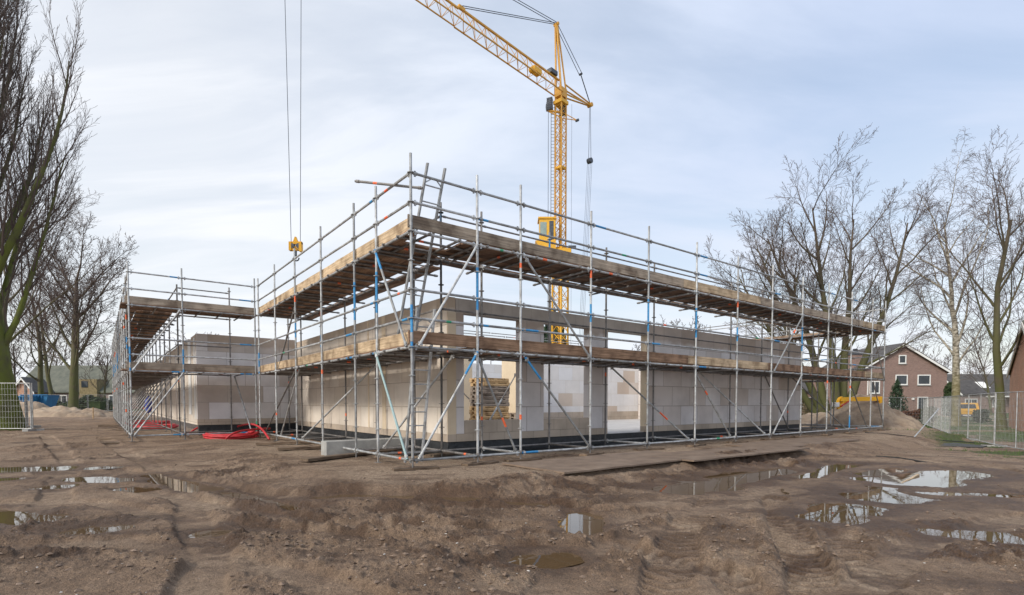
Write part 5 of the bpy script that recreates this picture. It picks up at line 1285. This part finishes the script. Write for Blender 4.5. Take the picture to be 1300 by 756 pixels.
# ------------------------------------------------------------------ skip, bin, car, loader
def skip(px, Y, label, L=3.6, h=1.55):
    x = g(px, Y); z = hz(x, Y); root = empty('skip', (x, Y, z), .15, label, 'skip')
    mb = MB(); W = 1.7; t = .06
    def ring(e, zz, ww): return [(-L/2+e, -ww/2, zz), (L/2-e, -ww/2, zz), (L/2-e, ww/2, zz), (-L/2+e, ww/2, zz)]
    o = ring(.55, .12, W*.85)+ring(0, h, W)+ring(.08, h, W-.12)+ring(.6, .2, W*.85-.12)
    fs = [(3, 2, 1, 0), (12, 13, 14, 15)]
    for k in range(4):
        k2 = (k+1) % 4; fs += [(k, k2, 4+k2, 4+k), (4+k, 4+k2, 8+k2, 8+k), (8+k, 8+k2, 12+k2, 12+k)]
    mb.add(o, fs); build('body', mb, M['blue_skip'], root)
    mb = MB()
    for k in range(6):
        xx = -L/2+.5+(L-1)*k/5; mb.beam((xx*.86, -W*.43-.03, .14), (xx, -W/2-.03, h), .09, .06, up=(1, 0, 0))
    mb.beam((-L/2, -W/2-.03, h), (L/2, -W/2-.03, h), .1, .1); build('rib', mb, M['blue_skip'], root)
    for s in (-1, 1):
        mb = MB(); mb.tube([(s*(L/2-.4), -W/2-.16, .9), (s*(L/2-.4), -W/2, .9)], .05, 8); build('lifting_lug', mb, M['darkmetal'], root)
    mb = MB(); mb.box(-.5, -.1, -W/2-.06, -W/2-.045, .9, 1.2); build('sign', mb, M['white'], root)
    return root
skip(33, 52, 'blue steel waste skip right behind the big mossy trunk', 2.4, 1.7); skip(52, 53, 'blue steel waste skip right of the other one, behind the sand heap', 2.4, 1.85)
x = g(124, 57); bn = empty('wheelie_bin', (x, 57, hz(x, 57)), 0, 'dark green bin beside the far left fence behind the dirt heap', 'bin')
mb = MB(); mb.add([(-.5, -.3, .12), (.5, -.3, .12), (.5, .3, .12), (-.5, .3, .12), (-.6, -.42, 1.1), (.6, -.42, 1.1), (.6, .4, 1.1), (-.6, .4, 1.1)], [(3, 2, 1, 0), (4, 5, 6, 7), (0, 1, 5, 4), (1, 2, 6, 5), (2, 3, 7, 6), (3, 0, 4, 7)]); build('body', mb, M['hedge'], bn)
mb = MB(); mb.box(-.64, .64, -.46, .44, 1.102, 1.2); build('lid', mb, M['hedge'], bn)
for s in (-.45, .45):
    mb = MB(); mb.tube([(s-.05, .2, .1), (s+.05, .2, .1)], .1, 10); build('wheel', mb, M['tyre'], bn)
# yellow car, seen from behind
x = g(1227.5, 46); car = empty('parked_car', (x, 46, hz(x, 46)), R(-38), 'bright yellow parked car seen from behind beyond the mesh fence right of the birch', 'car')
prof = [(-.0, .35), (-.02, .62), (.0, .95), (.12, 1.05), (.45, 1.52), (.8, 1.58), (2.1, 1.56), (2.9, 1.08), (3.95, .92), (4.1, .55), (4.05, .3)]
def loft(prof, W, zsplit):
    mb = MB(); n = len(prof); vs = []
    for y, z in prof:
        w = W/2*(1-.16*max(0, z-1.0)/.6)*(1-.06*abs(y-2)/2)
        vs += [(-w, y, z), (w, y, z)]
    fs = [(2*i, 2*i+1, 2*i+3, 2*i+2) for i in range(n-1)]+[tuple(range(0, 2*n, 2))[::-1], tuple(range(1, 2*n, 2)), (0, 2*n-2, 2*n-1, 1)]
    mb.add(vs, fs); return mb
cb = build('body', loft(prof, 1.78, 1), M['yellow_machine'], car); bv = cb.modifiers.new('b', 'BEVEL'); bv.width = .05; bv.segments = 2
mb = MB(); mb.add([(-.62, .15, 1.1), (.62, .15, 1.1), (.55, .39, 1.46), (-.55, .39, 1.46)], [(0, 1, 2, 3)]); mb.v = [(a, b-.02, c) for a, b, c in mb.v]; mb.add([(-.62, .17, 1.1), (.62, .17, 1.1), (.55, .41, 1.46), (-.55, .41, 1.46)], [(3, 2, 1, 0)]); build('rear_window', mb, M['glass'], car)
for s in (-1, 1):
    mb = MB(); mb.box(s*.7-.12, s*.7+.12, -.03, .03, .78, .98); build('tail_light', mb, M['red_hose'], car)
    for y in (.75, 3.25):
        mb = MB(); mb.tube([(s*.72-.1, y, .31), (s*.72+.1, y, .31)], .31, 16); w_ = build('wheel', mb, M['tyre'], car)
        mb = MB(); mb.tube([(s*.83-.02*s, y, .31), (s*.83+.005*s, y, .31)], .19, 12); build('rim', mb, M['galv'], w_)
mb = MB(); mb.box(-.85, .85, -.06, .0, .38, .6); build('bumper', mb, M['darkmetal'], car)
mb = MB(); mb.box(-.26, .26, -.075, -.061, .45, .56); build('number_plate', mb, M['white'], car)
# yellow compact machine seen through the opening behind the pallets
x = g(655, 44); ld = empty('compact_loader', (x, 44, -.1), .3, 'yellow compact machine glimpsed through the wall gap right of the pallet stack', 'machine')
mb = MB(); mb.box(-1.1, 1.1, -.6, .6, .5, 1.35); mb.box(.3, 1.2, -.55, .55, 1.35, 1.6); build('body', mb, M['yellow_machine'], ld)
mb = MB(); mb.box(-.6, .28, -.5, .5, 1.352, 2.4); build('cab', mb, M['glass'], ld)
mb = MB(); mb.box(-.65, .33, -.55, .55, 2.402, 2.5); build('cab_roof', mb, M['yellow_machine'], ld)
for s in (-.65, .65):
    for x_ in (-.7, .7):
        mb = MB(); mb.tube([(x_, s-.12, .38), (x_, s+.12, .38)], .38, 14); build('wheel', mb, M['tyre'], ld)
# dark pipe lying on the mud, right
pts = [gp(x, y)+Vector((0, 0, .01)) for x, y in ((1112, 580), (1140, 582), (1170, 587), (1200, 592), (1225, 595))]
mb = MB(); mb.tube(pts, .022, 6); tag(build('black_pipe', mb, M['tyre']), 'thin black pipe lying on the mud above the big puddle', 'pipe')
pts = [gp(x, y)+Vector((0, 0, .02)) for x, y in ((1098, 550), (1130, 552), (1160, 556), (1195, 560), (1240, 563))]
mb = MB(); mb.tube(pts, .02, 6); tag(build('black_pipe', mb, M['tyre']), 'black cable lying at the foot of the dirt mound', 'pipe')
# stick in the big puddle
a = gp(1138, 616); b = gp(1166, 604); tag(board('stick', (a.x, a.y, a.z-.05), (b.x, b.y, b.z-.0), .035, .03, None, 'toe_tan'), 'pale wooden batten lying half in the big puddle', 'stick')

# ------------------------------------------------------------------ light, sky, camera
w = bpy.data.worlds.new('World'); S.world = w; w.use_nodes = True; nt = w.node_tree; L = nt.links.new
bg = nt.nodes['Background']
sky = nt.nodes.new('ShaderNodeTexSky'); sky.sky_type = 'NISHITA'; sky.sun_disc = False
SE, SAZ = R(34), R(-136)      # sun elevation; azimuth from +Y towards +X
sky.sun_elevation = SE; sky.sun_rotation = SAZ; sky.air_density = 1.3; sky.dust_density = 2.5
tc = nt.nodes.new('ShaderNodeTexCoord'); sp = nt.nodes.new('ShaderNodeSeparateXYZ'); L(tc.outputs['Generated'], sp.inputs[0])
ad = N(nt, 'ShaderNodeMath', operation='ADD'); ad.inputs[1].default_value = .22; L(sp.outputs['Z'], ad.inputs[0])
mxz = N(nt, 'ShaderNodeMath', operation='MAXIMUM'); mxz.inputs[1].default_value = .05; L(ad.outputs[0], mxz.inputs[0])
dx = N(nt, 'ShaderNodeMath', operation='DIVIDE'); L(sp.outputs['X'], dx.inputs[0]); L(mxz.outputs[0], dx.inputs[1])
dy = N(nt, 'ShaderNodeMath', operation='DIVIDE'); L(sp.outputs['Y'], dy.inputs[0]); L(mxz.outputs[0], dy.inputs[1])
cbn = nt.nodes.new('ShaderNodeCombineXYZ'); L(dx.outputs[0], cbn.inputs['X']); L(dy.outputs[0], cbn.inputs['Y'])
mp = nt.nodes.new('ShaderNodeMapping'); mp.inputs['Rotation'].default_value = (0, 0, R(22)); mp.inputs['Scale'].default_value = (.75, 1.9, 1); L(cbn.outputs[0], mp.inputs['Vector'])
n1 = N(nt, 'ShaderNodeTexNoise'); n1.inputs['Scale'].default_value = 1.1; n1.inputs['Detail'].default_value = 8; n1.inputs['Roughness'].default_value = .55; n1.inputs['Distortion'].default_value = .5; L(mp.outputs[0], n1.inputs['Vector'])
cl = ramp(nt, n1.outputs['Fac'], [(.30, .44), (.46, .62), (.58, .86), (.68, 1.0)])
# more veil towards the left and the horizon
azl = N(nt, 'ShaderNodeMapRange'); azl.inputs['From Min'].default_value = .45; azl.inputs['From Max'].default_value = -.45; L(sp.outputs['X'], azl.inputs['Value'])
hor = N(nt, 'ShaderNodeMapRange'); hor.inputs['From Min'].default_value = .42; hor.inputs['From Max'].default_value = .02; L(sp.outputs['Z'], hor.inputs['Value'])
vm = N(nt, 'ShaderNodeMath', operation='MAXIMUM'); L(azl.outputs[0], vm.inputs[0]); L(hor.outputs[0], vm.inputs[1])
vs_ = N(nt, 'ShaderNodeMath', operation='MULTIPLY_ADD'); vs_.inputs[1].default_value = .16; L(vm.outputs[0], vs_.inputs[0]); L(cl.outputs['Color'], vs_.inputs[2]); vs_.use_clamp = True
ccol = ramp(nt, vm.outputs[0], [(0., (.54, .62, .79)), (.5, (.65, .71, .82)), (1., (.79, .81, .85))])
sc = N(nt, 'ShaderNodeMix', data_type='RGBA', blend_type='MULTIPLY'); sc.inputs[0].default_value = 1; L(sky.outputs[0], sc.inputs[6]); sc.inputs[7].default_value = (.14, .14, .14, 1)
mx = N(nt, 'ShaderNodeMix', data_type='RGBA'); L(vs_.outputs[0], mx.inputs[0]); L(sc.outputs[2], mx.inputs[6]); L(ccol.outputs['Color'], mx.inputs[7])
L(mx.outputs[2], bg.inputs['Color']); bg.inputs['Strength'].default_value = 1.0
sun = bpy.data.lights.new('sun', 'SUN'); sun.energy = 2.3; sun.angle = R(13); sun.color = (1, .93, .83)
so = bpy.data.objects.new('sun', sun); COL.objects.link(so)
dirv = Vector((math.sin(SAZ)*math.cos(SE), math.cos(SAZ)*math.cos(SE), math.sin(SE)))
SAZ2 = SAZ
so.rotation_euler = dirv.to_track_quat('Z', 'Y').to_euler()

cam = bpy.data.cameras.new('camera'); co = bpy.data.objects.new('camera', cam); COL.objects.link(co)
co.location = (0, 0, CAMZ); co.rotation_euler = (PI/2+TH, 0, 0)
cam.sensor_width = 36; cam.lens = F/1300*36; cam.shift_y = (PPY-378)/1300; cam.clip_end = 4000; cam.clip_start = .05
S.camera = co
S.view_settings.view_transform = 'Standard'; S.view_settings.look = 'None'; S.view_settings.gamma = 1; S.view_settings.exposure = 0.32
